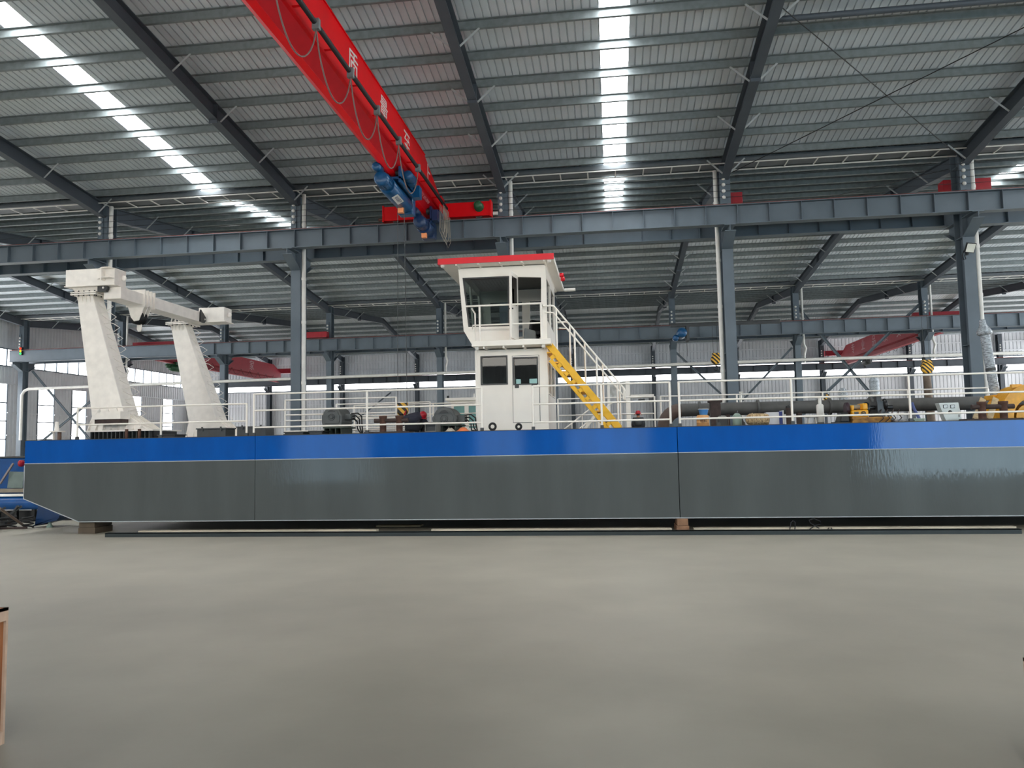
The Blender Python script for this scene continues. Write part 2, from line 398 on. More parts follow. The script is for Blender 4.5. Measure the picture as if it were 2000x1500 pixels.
# valley gutters
gutm = mat('gutter_steel', (92,98,102), .5, .1)
for (y, z, lab) in ((YA-.12, 11.5, 'front'), (YB-.1, 11.8, 'second')):
    O('valley_gutter', MB().mm(XL+.1, XR-.1, y-.32, y+.32, z-.06, z).mm(XL+.1, XR-.1, y-.34, y-.32, z-.06, z+.1).mm(XL+.1, XR-.1, y+.32, y+.34, z-.06, z+.1), gutm,
      label='long steel rain gutter over the %s row of columns' % lab, cat='gutter', group='valley gutters')
# cable ladder trays below the gutters
for (y, z, x0, x1, lab, p) in ((YA-.48, 11.38, XK[1]-1, XK[8]+6, 'front', .956), (YB-.4, 11.68, XK[0], XK[10], 'second', .956)):
    t = T('ladder_tray', 'white ladder-shaped tray running under the gutter of the %s column row' % lab, 'cable tray', (0, y, z), 'ladder trays')
    O('side_rail', MB().bar((x0,y,z),(x1,y,z),.035,.035), pvc, t); O('side_rail', MB().bar((x0,y+.72,z),(x1,y+.72,z),.035,.035), pvc, t)
    x = x0+.2
    while x < x1: O('rung', MB().bar((x,y,z),(x,y+.72,z),.04,.03), pvc, t); x += p

# ------------------------------------------------------------------ columns, brackets, insulators, down pipes
def column(x, y, ztop, lab, row, w=.36, d=.58, m=steel, bracket=True, ins=True, bz=9.15, both=True):
    t = T('steel_column', lab, 'column', (x, y, 0), 'columns of the ' + row)
    mb = MB(); mb.mm(x-w/2,x+w/2,y-d/2,y-d/2+.025,0,ztop).mm(x-w/2,x+w/2,y+d/2-.025,y+d/2,0,ztop).mm(x-.012,x+.012,y-d/2+.025,y+d/2-.025,0,ztop)
    for z in (2.5, 5.0, bz-.6, ztop-.5): mb.mm(x-w/2+.02,x+w/2-.02,y-d/2+.025,y+d/2-.025,z-.01,z+.01)
    O('shaft', mb, m, t)
    O('base_plate', MB().mm(x-w/2-.08,x+w/2+.08,y-d/2-.08,y+d/2+.08,0,.03), m, t)
    if bracket:
        for sg in ((-1,1) if both else (-1,)):
            yb = y + sg*d/2; ye = y + sg*(d/2+.78); mb = MB()
            mb.prism([(x-.012,yb,bz-.62),(x-.012,yb,bz-.02),(x-.012,ye,bz-.02),(x-.012,ye,bz-.2)], (.024,0,0))
            mb.hexa([(x-w/2,min(yb,ye),bz-.02),(x+w/2,min(yb,ye),bz-.02),(x+w/2,max(yb,ye),bz-.02),(x-w/2,max(yb,ye),bz-.02),
                     (x-w/2,min(yb,ye),bz),(x+w/2,min(yb,ye),bz),(x+w/2,max(yb,ye),bz),(x-w/2,max(yb,ye),bz)])
            a = V((0,yb,bz-.62)); b = V((0,ye,bz-.2)); mb.hexa([(x-w/2,yb,bz-.64),(x+w/2,yb,bz-.64),(x+w/2,ye,bz-.22),(x-w/2,ye,bz-.22),(x-w/2,yb,bz-.62),(x+w/2,yb,bz-.62),(x+w/2,ye,bz-.2),(x-w/2,ye,bz-.2)])
            O('bracket', mb, m, t)
    if ins:
        zi = bz + 1.02
        O('insulator_plate', MB().mm(x-.17,x+.03,y-d/2-.05,y-d/2-.005,zi-.1,zi+1.0), m, t)
        for i in range(4):
            z = zi + .22*i + .1
            O('insulator', MB().lathe((x-.06,y-d/2-.05,z),(0,-1,0),[(.03,0),(.06,.015),(.066,.045),(.05,.075),(.02,.09)],10), pvc, t, label='round white insulator')
    return t
for k in range(1, 9):
    x = XK[k]
    column(x, YA+.1, 11.42, 'grey steel column just behind the dredger, %s from the left in the front column row' % ORD[k-1], 'front row')
for k in range(0, 10):
    column(XK[k], YB, 11.7, 'grey steel column in the second row, %s counted from the left end wall' % ORD[k], 'second row', bz=8.55, d=.55)
for k in range(0, 11):
    column(XK[k], YC-.45, 11.1, 'blue grey steel column against the back wall, %s from the left corner' % ORD[k], 'back wall', bz=8.3, d=.5, both=False, m=steel_d)
def bend(pts): return pts
for k in range(1, 9):
    x = XK[k]+(-.27 if k == 6 else .27); y = YA-.1 if k != 6 else YA+.12
    t = T('down_pipe', 'white rain pipe beside the %s column of the front row' % ORD[k-1], 'pipe', (x, y, 0), 'white rain pipes of the front row')
    O('pipe', MB().tube((x,y,.05),(x,y,11.35),.075,12), pvc, t)
    for z in (2.2, 4.4, 6.6, 8.2, 10.2): O('pipe_collar', MB().tube((x,y,z-.05),(x,y,z+.05),.088,12), pvc, t)
for k in (1, 4, 7, 8):
    x = XK[k]+.4; y = YB-.1
    t = T('down_pipe', 'white rain pipe with a kink beside the %s column of the second row' % ORD[k], 'pipe', (x, y, 0), 'white rain pipes of the second row')
    O('pipe', MB().path([(x,y,11.6),(x,y,8.0),(x+.12,y,7.7),(x+.02,y,7.35),(x,y,6.8)],.07,10), pvc, t)
# trolley wires (crane conductor lines) on the insulators
for (y, z0, row) in ((YA+.1-.29-.1, 10.27, 'front'), ):
    for i in range(4):
        z = z0 + .22*i
        O('conductor_wire', MB().tube((XK[1]-3,y,z),(XR-2,y,z),.008,5), blk_p, label='thin dark conductor wire along the %s columns, %s from the bottom' % (row, ORD[i]), cat='wire', group='conductor wires of the front row')
# ------------------------------------------------------------------ runway beams
def runway(x0, x1, y, z0, z1, lab, st, m=steel, w=.3):
    t = T('runway_beam', lab, 'crane runway', (0, y, z0))
    O('beam', MB().ibeam((x0,y,(z0+z1)/2),(x1,y,(z0+z1)/2),w,z1-z0,.022,.014), m, t)
    O('crane_rail', MB().bar((x0,y,z1+.03),(x1,y,z1+.03),.07,.06), rail_r, t)
    x = x0 + st*.4; n = 0
    while x < x1 and n < 95:
        if -30 < x < 30: O('stiffener', MB().mm(x-.008,x+.008,y-w/2+.01,y-.008,z0+.022,z1-.022), m, t); n += 1
        x += st
    return t
runway(XL+1, XR-1, 25.72, 9.16, 9.82, 'heavy grey crane runway beam on the near side of the front columns', 1.02, w=.32)
runway(XL+1, XR-1, 27.55, 9.2, 9.82, 'grey crane runway beam on the far side of the front columns', 1.02, w=.32)
runway(XK[0]-.5, XR-1, 49.25, 8.55, 9.35, 'grey crane runway beam with red rail on the second column row', 1.25)
runway(XK[0]-.5, XR-1, 50.75, 8.55, 9.35, 'grey crane runway beam on the far side of the second column row', 1.25)
runway(XL+1, XR-1, 73.0, 8.3, 8.88, 'dark crane runway beam in front of the back wall windows', 1.4, m=steel_d)

# ------------------------------------------------------------------ rafters
def rafter(x, lab, group, halves, brs):
    t = T('roof_rafter', lab, 'rafter', (x, halves[0][0], halves[0][1]-.7), group)
    for (y0, z0, y1, z1, d0, d1) in halves:
        mb = MB(); w = .13; n = (V((0,y1,z1))-V((0,y0,z0))).normalized(); 
        a0, a1 = z0-.24, z1-.24; b0, b1 = a0-d0, a1-d1
        mb.prism([(x-.01,y0,b0),(x-.01,y0,a0),(x-.01,y1,a1),(x-.01,y1,b1)], (.02,0,0))
        for (p0, p1) in ((a0, a1), (b0, b1)):
            mb.hexa([(x-w,y0,p0-.012),(x+w,y0,p0-.012),(x+w,y1,p1-.012),(x-w,y1,p1-.012),(x-w,y0,p0+.012),(x+w,y0,p0+.012),(x+w,y1,p1+.012),(x-w,y1,p1+.012)])
        for f in (.5,):
            yy = y0+(y1-y0)*f; za = a0+(a1-a0)*f; zb = b0+(b1-b0)*f
            mb.mm(x-w,x+w,yy-.015,yy+.015,zb-.1,za)
        O('beam', mb, steel_d, t)
        for yy in brs:
            if not (min(y0,y1) < yy < max(y0,y1)): continue
            f = (yy-y0)/(y1-y0); zt = z0+(z1-z0)*f-.22; zb = b0+(b1-b0)*f
            for sg in (-1, 1): O('flange_brace', MB().bar((x+sg*.1,yy,zb+.02),(x+sg*.62,yy,zt),.05,.012,(0,1,0)), mat('brace_galv',(186,190,190),.45,.1), t)
for k in range(0, 10):
    x = XK[k]
    if 1 <= k <= 8:
        rafter(x, 'dark steel rafter over the dredger, on the %s column of the front row' % ORD[k-1], 'rafters over the dredger',
           [(14.5,13.02,YA-.2,11.65,.42,.5)], (25.9, 23.1, 20.6, 18.1))
    rafter(x, 'dark steel rafter across the middle bay, %s from the left end wall' % ORD[k], 'rafters across the middle bay',
           [(YA+.3,11.65,38.2,13.05,.5,.42),(38.2,13.05,YB-.2,11.95,.42,.5)], (28.9,31.5,34.1,47.5,44.9,42.3))
    rafter(x, 'dark steel rafter across the far bay, %s from the left end wall' % ORD[k], 'rafters across the far bay',
           [(YB+.3,11.95,62,13.05,.5,.42),(62,13.05,YC-.3,11.25,.42,.5)], (52.6,55.4,71.5,68.9,66.3))
# steel strut and bracing rods in the roof bay on the right
a = at(1500,28,18.0); b = at(2000,2,17.9)
O('roof_strut', MB().tube((XK[6]+.02,18.62,12.22),(XK[7]-.02,18.62,12.22),.075,10), steel_d, label='dark round strut between two rafters at the upper right', cat='strut')
def rod(p, q, lab, r=.014, grp=None): return O('bracing_rod', MB().tube(p,q,r,6), blk_p, label=lab, cat='bracing rod', group=grp)
rod((XK[6]+.1,17.8,12.1),(XK[7]-.1,26.2,11.1),'thin roof bracing rod crossing down to the right between two rafters')
rod((XK[6]+.1,26.2,11.05),(XK[7]-.1,17.8,12.1),'thin roof bracing rod crossing up to the right between two rafters')
rod((XK[6]+.1,37.5,12.3),(XK[7]-.1,27.2,11.1),'thin roof bracing rod behind the front gutter at right')
# wall bracing of the second row
def brace(p, q, lab, w=.16): return O('diagonal_brace', MB().ibeam(p,q,w,w,.016,.016), steel, label=lab, cat='brace')
brace((11.9,50,10.3),(17.7,50,2.4),'dark diagonal brace falling to the right in the second column row')
brace((19.1,50,10.2),(11.9,50,3.6),'grey diagonal brace rising to the right in the second column row')
brace((4.2,YB,7.75),(8.0,YB,3.9),'thin diagonal brace falling right beside the middle of the second column row',.12)
brace((11.4,YB,7.8),(7.6,YB,3.9),'thin diagonal brace falling left toward the middle of the second column row',.12)
brace((-41.4,YB+.3,8.0),(-36.6,YB+.3,2.8),'thin diagonal brace behind the bow at the left end wall',.12)
brace((-41.7,YB+.3,2.0),(-35.0,YB+.3,7.0),'thin diagonal brace rising right near the left end wall',.12)
brace((-26.9,YC-.6,3.4),(-21.5,YC-.6,7.4),'thin diagonal brace against the back wall behind the bow railing',.12)
# long silver pipe along the second row
t = T('wall_pipe', 'long silver pipe running along the second column row', 'pipe', (-41.3, YB-.5, 0))
O('pipe', MB().path([(-41.5,YB-.5,3.0),(-41.5,YB-.5,6.2),(-41.3,YB-.5,6.5),(-41.0,YB-.5,6.62),(-25,YB-.5,6.75),(-8,YB-.5,6.85),(12.5,YB-.5,6.97),(XR-1,YB-.5,6.97)],.1,10), pvc, t)
# signal light at the end of the second-row runway
p = at(42,686,49.2)
t = T('signal_light', 'small red yellow and green signal light at the left end of a runway beam', 'signal light', (p.x,p.y,p.z-.28))
O('housing', MB().mm(p.x-.1,p.x+.1,p.y-.1,p.y+.08,p.z-.28,p.z+.28), blk_p, t)
for i,(nm,c) in enumerate((('lamp',(255,60,40)),('lamp',(255,190,40)),('lamp',(60,255,120)))):
    O('lamp', MB().lathe((p.x,p.y-.1,p.z+.18-.18*i),(0,-1,0),[(.075,0),(.07,.03),(.03,.06)],12), emat('lamp_%d'%i, c, 1.6), t, label=('red lamp','yellow lamp','green lamp')[i])
# floodlight on the right column
p = at(1893,485,26.05)
t = T('floodlight', 'small square white floodlight on the grey column at far right', 'floodlight', (p.x,26.2,p.z))
rot = Matrix.Rotation(radians(25),3,'X') @ Matrix.Rotation(radians(8),3,'Y')
O('housing', MB().box((p.x,25.98,p.z),.3,.07,.32,rot), blk_p, t, bevel=.01)
O('lens', MB().box(V((p.x,25.98,p.z))+rot@V((0,-.037,0)),.25,.01,.27,rot), mat('flood_lens',(235,236,224),.3), t)
O('mount', MB().bar((p.x-.05,26.05,p.z-.1),(p.x-.05,26.2,p.z-.1),.05,.2), blk_p, t)
O('cable', MB().path([(p.x-.14,26.1,p.z-.05),(p.x-.2,26.1,p.z-.2),(p.x-.16,26.1,p.z-.36),(p.x-.1,26.1,p.z-.34),(p.x-.13,26.1,p.z-.2)],.012,6), black, t)

# ------------------------------------------------------------------ red overhead crane above the dredger
BX0, BX1 = -6.4, -5.65; FXC = -6.03
t = T('overhead_crane', 'big red overhead crane bridge with white characters crossing the upper left', 'crane', (FXC, 14.5, 9.72))
GY0, GY1 = 3.6, 25.3
def girder_z(y):
    if y > 23.2: return 11.25 - (y-23.2)/(GY1-23.2)*.62
    if y < 5.7: return 11.25 - (5.7-y)/2.1*.62
    return 11.25
ysec = [GY0, 4.2, 4.9, 5.7, 23.2, 23.9, 24.6, GY1]
mb = MB(); n = len(ysec); vs = []
for y in ysec: vs += [(BX0,y,10.17),(BX1,y,10.17),(BX1,y,girder_z(y)),(BX0,y,girder_z(y))]
fs = [(3,2,1,0), (4*n-4,4*n-3,4*n-2,4*n-1)]
for i in range(n-1):
    for j in range(4): fs.append((4*i+j,4*i+(j+1)%4,4*i+4+(j+1)%4,4*i+4+j))
mb.add(vs, fs); mb.mm(BX0-.03,BX1+.03,5.7,23.2,11.25,11.27)
O('girder', mb, red, t)
mb = MB().prism([(-6.145,GY0,9.80),(-6.05,GY0,9.765),(-5.925,GY0,9.83),(-5.94,GY0,9.855),(-6.02,GY0,9.86),(-6.145,GY0,9.84)],(0,GY1-GY0,0))
O('lower_rail', mb, mat('rail_red',(240,14,24),.35,spec=.25,var=.04), t)
O('web_panel', MB().prism([(-6.02,GY0,9.86),(-5.96,GY0,9.86),(BX1-.05,GY0,10.12),(BX1-.05,GY0,10.17),(BX1-.12,GY0,10.17)],(0,GY1-GY0,0)), mat('web_red',(190,14,28),.5,spec=.2,var=.05), t)
O('ledge_strip', MB().mm(BX1-.05,BX1+.03,GY0,GY1,10.12,10.17), red, t)
for (y0, sgn) in ((GY1+.42, 1), (GY0-.42, -1)):
    zc = 9.86
    mb = MB().mm(-7.72,-3.92,y0-.17,y0+.17,zc+.06,zc+.56); c = O('end_carriage', mb, red, t, bevel=.015)
    for x in (-7.6,-4.05): O('end_plate', MB().mm(x-.15 if x<-5 else x+.1,x-.1 if x<-5 else x+.15,y0-.2,y0+.2,zc+.02,zc+.6), red, c)
    for x in (-7.3,-4.35): O('wheel', MB().tube((x,y0-.06,zc+.16),(x,y0+.06,zc+.16),.16,18), dgrey, c)
    for x in (-7.86,-3.78): O('buffer', MB().tube((x-.08,y0,zc+.16),(x+.08,y0,zc+.16),.06,12), pvc if x>-5 else rust, c)
    if sgn > 0:
        O('drive_motor', MB().lathe((-4.32,y0-.17,zc+.36),(0,-1,0),[(.17,0),(.17,.05),(.14,.07),(.14,.3),(.1,.34),(.05,.35)],18), greenp, c, label='green drive motor')
        O('inspection_cap', MB().lathe((-6.55,y0-.17,zc+.3),(0,-1,0),[(.09,0),(.09,.03),(.05,.04)],14), dgrey, c)
O('end_cap', MB().mm(BX0-.02,BX1+.06,GY1,GY1+.5,10.1,10.62), red, t)
# festoon tube, brackets, trolleys and cable loops
TX, TZ = -5.42, 10.18
O('festoon_track', MB().tube((TX,GY0,TZ),(TX,GY1+.1,TZ),.052,10), black, t, label='black festoon tube')
y = 5.0
while y < 25: O('track_bracket', MB().bar((BX1,y,TZ+.02),(TX,y,TZ+.02),.03,.03), red, t); y += 1.6
ty = [p.y for p in (atz(x,yy,TZ) for x,yy in ((612,45),(680,140),(732,213),(773,273),(812,326)))]
ty = [ty[0]-2*(ty[1]-ty[0]), ty[0]-(ty[1]-ty[0])] + ty
for i, y in enumerate(ty):
    c = O('cable_trolley', MB().mm(TX-.05,TX+.09,y-.05,y+.05,TZ-.14,TZ+.07), galv, t)
    if i:
        y0 = ty[i-1]; pts = []
        for j in range(15):
            f = j/14; pts.append((TX+.02, y0+(y-y0)*(f), TZ-.14-.95*(1-(2*f-1)**2)**.75))
        O('festoon_cable', MB().path(pts,.016,6), mat('cable_grey',(120,98,92),.6), t)
for i in range(8):
    yy = GY1-.75+.16*i; x = TX-.0; l = (1.2,1.05,1.28,1.12,1.3,1.18,1.34,1.1)[i]
    O('hanging_cable', MB().path([(x-.05,yy,TZ-.1),(x-.07,yy-.02,TZ-l+.2),(x,yy+.03,TZ-l),(x+.08,yy+.07,TZ-l+.2),(x+.05,yy+.05,TZ-.1)],.0095,5), mat('cable_tan',(168,160,146),.6), t)
# lettering
for ch, (px, py) in zip('质量至上', ((690,128),(750,212),(795,285),(836,342))):
    p = atx(px, py, BX1+.006)
    O('lettering', text_mb(ch, .72, (BX1+.006,p.y,10.74), (0,1,0), (0,0,1)), pvc, t, label='white character')
p = atx(800,368,BX1-.12)
O('small_lettering', text_mb('起重机械有限公司  0371-728958', .13, (FXC+.26,23.3,10.02), (0,1,0), V((1,0,.9)), .002), mat('letter_pink',(226,150,156),.5), t)
# ------------------------------------------------------------------ blue hoists
def hoist(name_lab, xc, y0, y1, zc, m, hook_px=None, sign=False):
    t = T('electric_hoist', name_lab, 'hoist', (xc, (y0+y1)/2, zc), 'blue hoists under the red crane')
    L_ = y1-y0
    O('drum', MB().lathe((xc,y0+.6,zc),(0,1,0),[(.22,0),(.24,.02),(.24,L_-1.0),(.2,L_-.98)],24), m, t)
    mb = MB().lathe((xc,y0,zc),(0,1,0),[(.06,-.01),(.17,0),(.2,.03),(.2,.42),(.17,.46),(.17,.62)],24)
    for i in range(16):
        a = 2*pi*i/16; mb.box((xc+cos(a)*.205,y0+.3,zc+sin(a)*.205),.02,.26,.02)
    O('hoist_motor', mb, m, t)
    O('slow_motor', MB().lathe((xc-.1,y0-.12,zc+.3),(0,1,0),[(.04,-.01),(.1,0),(.12,.03),(.12,.36),(.06,.4)],18), m, t)
    O('gear_box', MB().mm(xc-.24,xc+.24,y1-.42,y1-.05,zc-.27,zc+.27), m, t, bevel=.05)
    c = O('trolley_frame', MB().mm(FXC-.3,FXC-.24,y0+.7,y1-.5,zc+.1,9.98).mm(FXC+.24,FXC+.3,y0+.7,y1-.5,zc+.1,9.98).mm(FXC-.3,FXC+.3,y0+.7,y1-.5,zc+.2,zc+.26), m, t)
    for yy in (y0+.95,y1-.75):
        for sg in (-1,1): O('trolley_wheel', MB().tube((FXC+sg*.1,yy,9.87),(FXC+sg*.23,yy,9.87),.09,14), dgrey, c)
    O('travel_motor', MB().lathe((FXC+.42,y0+1.0,9.82),(0,1,0),[(.05,-.01),(.13,0),(.14,.03),(.14,.42),(.1,.46)],18).mm(FXC+.24,FXC+.5,y0+1.4,y0+1.7,9.68,9.96), m, t)
    O('control_box', MB().mm(FXC+.31,FXC+.5,y1-.9,y1-.6,9.5,9.86), m, t)
    yr = y1-.9
    O('rope_guide', MB().box((xc,yr,zc-.28),.16,.14,.2), orang_h, t, label='orange rope guide')
    if sign:
        pl = O('name_plate', MB().box((xc+.13,y0+1.25,zc-.225),.02,.62,.2,Matrix.Rotation(radians(62),3,'Y')), pvc, t, label='white name plate')
        d_ = Matrix.Rotation(radians(62),3,'Y') @ V((1,0,0)); vv = Matrix.Rotation(radians(62),3,'Y') @ V((0,0,1))
        O('plate_lettering', text_mb('电动葫芦', .13, V((xc+.13,y0+1.25,zc-.225))+d_*.012, (0,1,0), vv, .001), mat('ink_blue',(30,40,90),.5), pl)
    if hook_px:
        zh = hook_px
        O('wire_rope', MB().tube((xc-.1,yr,zc-.2),(xc-.14,yr,zh+.28),.011,5), dgrey, t); O('wire_rope', MB().tube((xc+.1,yr,zc-.2),(xc+.14,yr,zh+.28),.011,5), dgrey, t)
        hk = O('hook_block', MB().lathe((xc,yr-.09,zh+.06),(0,1,0),[(.12,0),(.17,.03),(.17,.15),(.12,.18)],20).mm(xc-.15,xc+.15,yr-.08,yr+.08,zh+.05,zh+.28), hazard, t, label='yellow and black striped hook block')
        O('hook', MB().path([(xc,yr,zh-.1),(xc,yr,zh-.2)]+[(xc+.09*sin(a),yr,zh-.29+.09*cos(a)) for a in [0.3+i*.5 for i in range(10)]],.025,8), blk_p, hk)
    return t
hoist('blue electric hoist with ropes hanging below the red crane girder, the nearer one', -6.1, 19.95, 22.9, 9.42, hoistb, 3.05, True)
hoist('darker blue electric hoist at the far end of the red crane girder', -5.98, 23.7, 25.3, 9.3, hoistd)

# ------------------------------------------------------------------ background cranes
hazed = mat('hazed_red', (178,40,56), .5, var=.06)  # crane red with distance haze mixed into the colour
def back_crane(xc, y0, y1, zb, lab, letters=None, side=1, hz=None, motor=None, hy=None):
    t = T('overhead_crane', lab, 'crane', (xc,(y0+y1)/2,zb), 'red cranes in the far bay')
    zc = zb+.42; zb = zb-.42
    vs = []; ys_ = [y0,y0+1.6,y1-1.6,y1]; hs = [.55,1.2,1.2,.55]; mb = MB()
    for y, h in zip(ys_, hs): vs += [(xc-.34,y,zb+.4),(xc+.34,y,zb+.4),(xc+.34,y,zb+.4+h),(xc-.34,y,zb+.4+h)]
    fs = [(3,2,1,0),(12,13,14,15)]
    for i in range(3):
        for j in range(4): fs.append((4*i+j,4*i+(j+1)%4,4*i+4+(j+1)%4,4*i+4+j))
    O('girder', mb.add(vs,fs), hazed, t)
    O('lower_rail', MB().ibeam((xc,y0,zb+.2),(xc,y1,zb+.2),.34,.4,.03,.03), hazed, t)
    for y in (y0-.2,y1+.2):
        c = O('end_carriage', MB().mm(xc-1.7,xc+1.7,y-.17,y+.17,zc+.04,zc+.5), hazed, t)
        for x in (xc-1.4,xc+1.4): O('wheel', MB().tube((x,y-.05,zc+.16),(x,y+.05,zc+.16),.16,14), dgrey, c)
    if letters:
        for i, ch in enumerate(letters):
            y = y0+2.2+(y1-y0-4.4)*(i+.5)/len(letters)
            if side < 0: y = y0+y1-y
            O('lettering', text_mb(ch,.95,(xc+side*.345,y,zb+1.0),(0,side,0),(0,0,1)), mat('letter_pink2',(214,170,176),.5), t, label='white character')
    pts = []
    n = 10
    for i in range(n*8+1):
        f = i/8; y = y0+2+(y1-y0-4)*f/n; pts.append((xc+.5,y,zb+.5-.55*abs(sin(pi*f))))
    O('festoon_cable', MB().path(pts,.014,5), black, t)
    if motor:
        yh = hy
        h = O('trolley_hoist', MB().lathe((xc,yh-.7,zb-.32),(0,1,0),[(.05,0),(.22,.02),(.26,.4),(.26,1.2),(.2,1.4),(.05,1.42)],18).mm(xc-.28,xc+.28,yh-.4,yh+.4,zb-.1,zb+.12).lathe((xc-.1,yh-1.0,zb-.2),(0,1,0),[(.02,0),(.16,.02),(.16,.3),(.1,.32)],14), motor, t)
        if hz:
            for sg in (-.14,.14): O('wire_rope', MB().tube((xc+sg,yh,zb-.4),(xc+sg,yh,hz+.3),.012,5), dgrey, t)
            O('hook_block', MB().lathe((xc,yh-.12,hz+.1),(0,1,0),[(.16,0),(.26,.03),(.26,.2),(.16,.23)],18).mm(xc-.2,xc+.2,yh-.1,yh+.1,hz,hz+.4), hazard, t, label='yellow and black hook block')
    return t
xr = at(1652,690,71.5).x
back_crane(xr, 51.6, 71.8, 9.0, 'red overhead crane with faint characters far back at right', '专业品质安全', -1, None, dgrey, 66)
xl = at(535,735,71).x
back_crane(xl, 51.6, 71.8, 9.0, 'red overhead crane behind the white gantry at far left', '国家', 1, None, greenp, 54)
p = at(1328,655,44.6)
t = T('electric_hoist', 'small blue hoist hanging far back to the left of the tall middle column', 'hoist', (p.x,44.6,p.z))
O('drum', MB().lathe((p.x+.1,44.2,p.z+.12),(0,1,0),[(.05,0),(.26,.02),(.28,.1),(.28,1.0),(.2,1.1)],18), hoistb, t)
O('slow_motor', MB().lathe((p.x-.25,44.3,p.z-.16),(0,1,0),[(.05,0),(.17,.02),(.17,.5),(.1,.55)],16), hoistb, t)
O('trolley_frame', MB().mm(p.x+.35,p.x+.5,44.3,45.2,p.z-.35,p.z+.55), dgrey, t)
O('hanger_beam', MB().ibeam((p.x-.5,44.8,p.z+.62),(p.x+5.6,44.8,p.z+.62),.2,.2), dgrey, t)
for x in (p.x-.05,p.x+.4): O('wire_rope', MB().tube((x,44.8,p.z-.1),(x,44.8,p.z-1.2),.012,5), dgrey, t)
def hookblock(px, py, Y, ztop, lab, m=hazard, s=1.):
    p = at(px, py, Y); t = T('crane_hook', lab, 'crane hook', (p.x,Y,p.z-.3), 'hook blocks hanging far back')
    O('hook_block', MB().lathe((p.x,Y-.12*s,p.z),(0,1,0),[(.18*s,0),(.28*s,.03),(.28*s,.21*s),(.18*s,.24*s)],18).mm(p.x-.2*s,p.x+.2*s,Y-.09,Y+.09,p.z,p.z+.36*s), m, t)
    O('hook', MB().path([(p.x,Y,p.z-.2*s),(p.x,Y,p.z-.4*s)]+[(p.x+.12*s*sin(a),Y,p.z-.5*s+.12*s*cos(a)) for a in [.3+i*.5 for i in range(10)]],.035*s,8), blk_p, t)
    for sg in (-.12,.12): O('wire_rope', MB().tube((p.x+sg*s,Y,p.z+.3*s),(p.x+sg*s,Y,ztop),.012,5), dgrey, t)
hookblock(1398,702,44.8, p.z+.55, 'yellow hook block hanging left of the tall middle column')
hookblock(1811,718,47.0, 9.2, 'yellow and black hook block hanging far back near the right column', s=1.25)
hookblock(1614,779,50.5, 8.6, 'small orange and black hook block low behind the deck railing at right', s=.8)
# crane end boxes parked on the far runway
for (px0,px1,py0,py1,lab,Y) in ((1415,1448,378,401,'small dark red steel box standing on the runway beside the middle column',27.3),(1838,1930,350,373,'dark red crane carriage parked behind the right column on the runway',27.55),(590,640,668,684,'dark red crane carriage on the second runway behind the front gantry leg',49.4)):
    a = at(px0,py1,Y); b = at(px1,py0,Y)
    t = T('crane_carriage', lab, 'crane carriage', ((a.x+b.x)/2,Y,9.86 if Y<40 else 9.4)); z0 = 9.88 if Y<40 else 9.42
    O('carriage_box', MB().mm(a.x,b.x,Y-.2,Y+.25,z0+.06,max(b.z,z0+.45)), mat('dull_red',(168,26,40),.45), t, bevel=.015)
    for x in (a.x+.2,b.x-.2): O('wheel', MB().tube((x,Y-.05,z0+.12),(x,Y+.05,z0+.12),.13,14), dgrey, t)

# ------------------------------------------------------------------ dredger hull
DZ = 2.39; HY = 18.0; HB = 25.0
hull = T('dredger_hull', 'long dredger hull with blue upper band over grey lower plating on wooden blocks', 'ship hull', (-2, HY, .31))
s1 = at(498,940,HY).x; s2 = at(1326,940,HY).x
segs = [(-14.95, s1-.006), (s1+.006, s2-.008), (s2+.008, 15.5)]
for i, (a, b) in enumerate(segs):
    if i == 0: lo = [(-13.4,HY,.31),(b,HY,.31),(b,HY,1.79),(-14.95,HY,1.79),(-14.95,HY,.9)]
    else: lo = [(a,HY,.31),(b,HY,.31),(b,HY,1.79),(a,HY,1.79)]
    O('hull_plating', MB().prism(lo,(0,HB-HY,0)), hgrey, hull)
    O('topside_band', MB().mm(a,b,HY,HB,1.795,DZ-.015), blue, hull)
    O('deck_plate', MB().mm(a,b,HY-.012,HB+.012,DZ-.015,DZ), deckm, hull)
    O('waterline_weld', MB().tube((a,HY-.002,1.79),(b,HY-.002,1.79),.011,6), seam, hull)
O('keel_weld', MB().path([(-14.95,HY-.001,1.75),(-14.95,HY-.001,.9),(-13.4,HY-.001,.31),(15.5,HY-.001,.31)],.012,6), seam, hull)

# ------------------------------------------------------------------ railings
def railing(lab, Y, tops, posts, drops, group='deck railings', r=.021, zb=DZ, rp=.026, ends=True):
    """tops: left/right pixel of the top rail; posts: pixel x list; drops: heights (m) of rails"""
    xa = at(tops[0],800,Y).x; xb = at(tops[1],800,Y).x
    t = T('deck_railing', lab, 'railing', ((xa+xb)/2,Y,zb), group)
    for h in drops: O('rail', MB().tube((xa,Y,zb+h),(xb,Y,zb+h),r,8), white, t)
    for px in posts:
        x = at(px,800,Y).x; O('post', MB().tube((x,Y,zb),(x,Y,zb+drops[0]+.01),rp,8), white, t)
        O('post_foot', MB().mm(x-.04,x+.04,Y-.03,Y+.03,zb,zb+.07), dgrey, t)
    return t
railing('white bow railing in front of the gantry legs at the left end of the deck', 18.15, (152,482), (152,315,482), (.8,.37))
railing('white three-rail deck railing between the gantry and the wheelhouse, along the near edge', 18.12, (496,942), (496,717,941), (1.03,.62,.2))
railing('white four-rail railing set further in behind the dark winch left of the wheelhouse', 20.6, (557,774), (557,774), (1.02,.6,.44,.14,.06))
railing('thin white railing behind the hook block left of the wheelhouse', 23.4, (657,840), (657,840), (1.03,.58,.2))
railing('thin white railing on the far deck edge left of the wheelhouse', 24.7, (692,932), (692,846,931), (1.05,.7,.3))
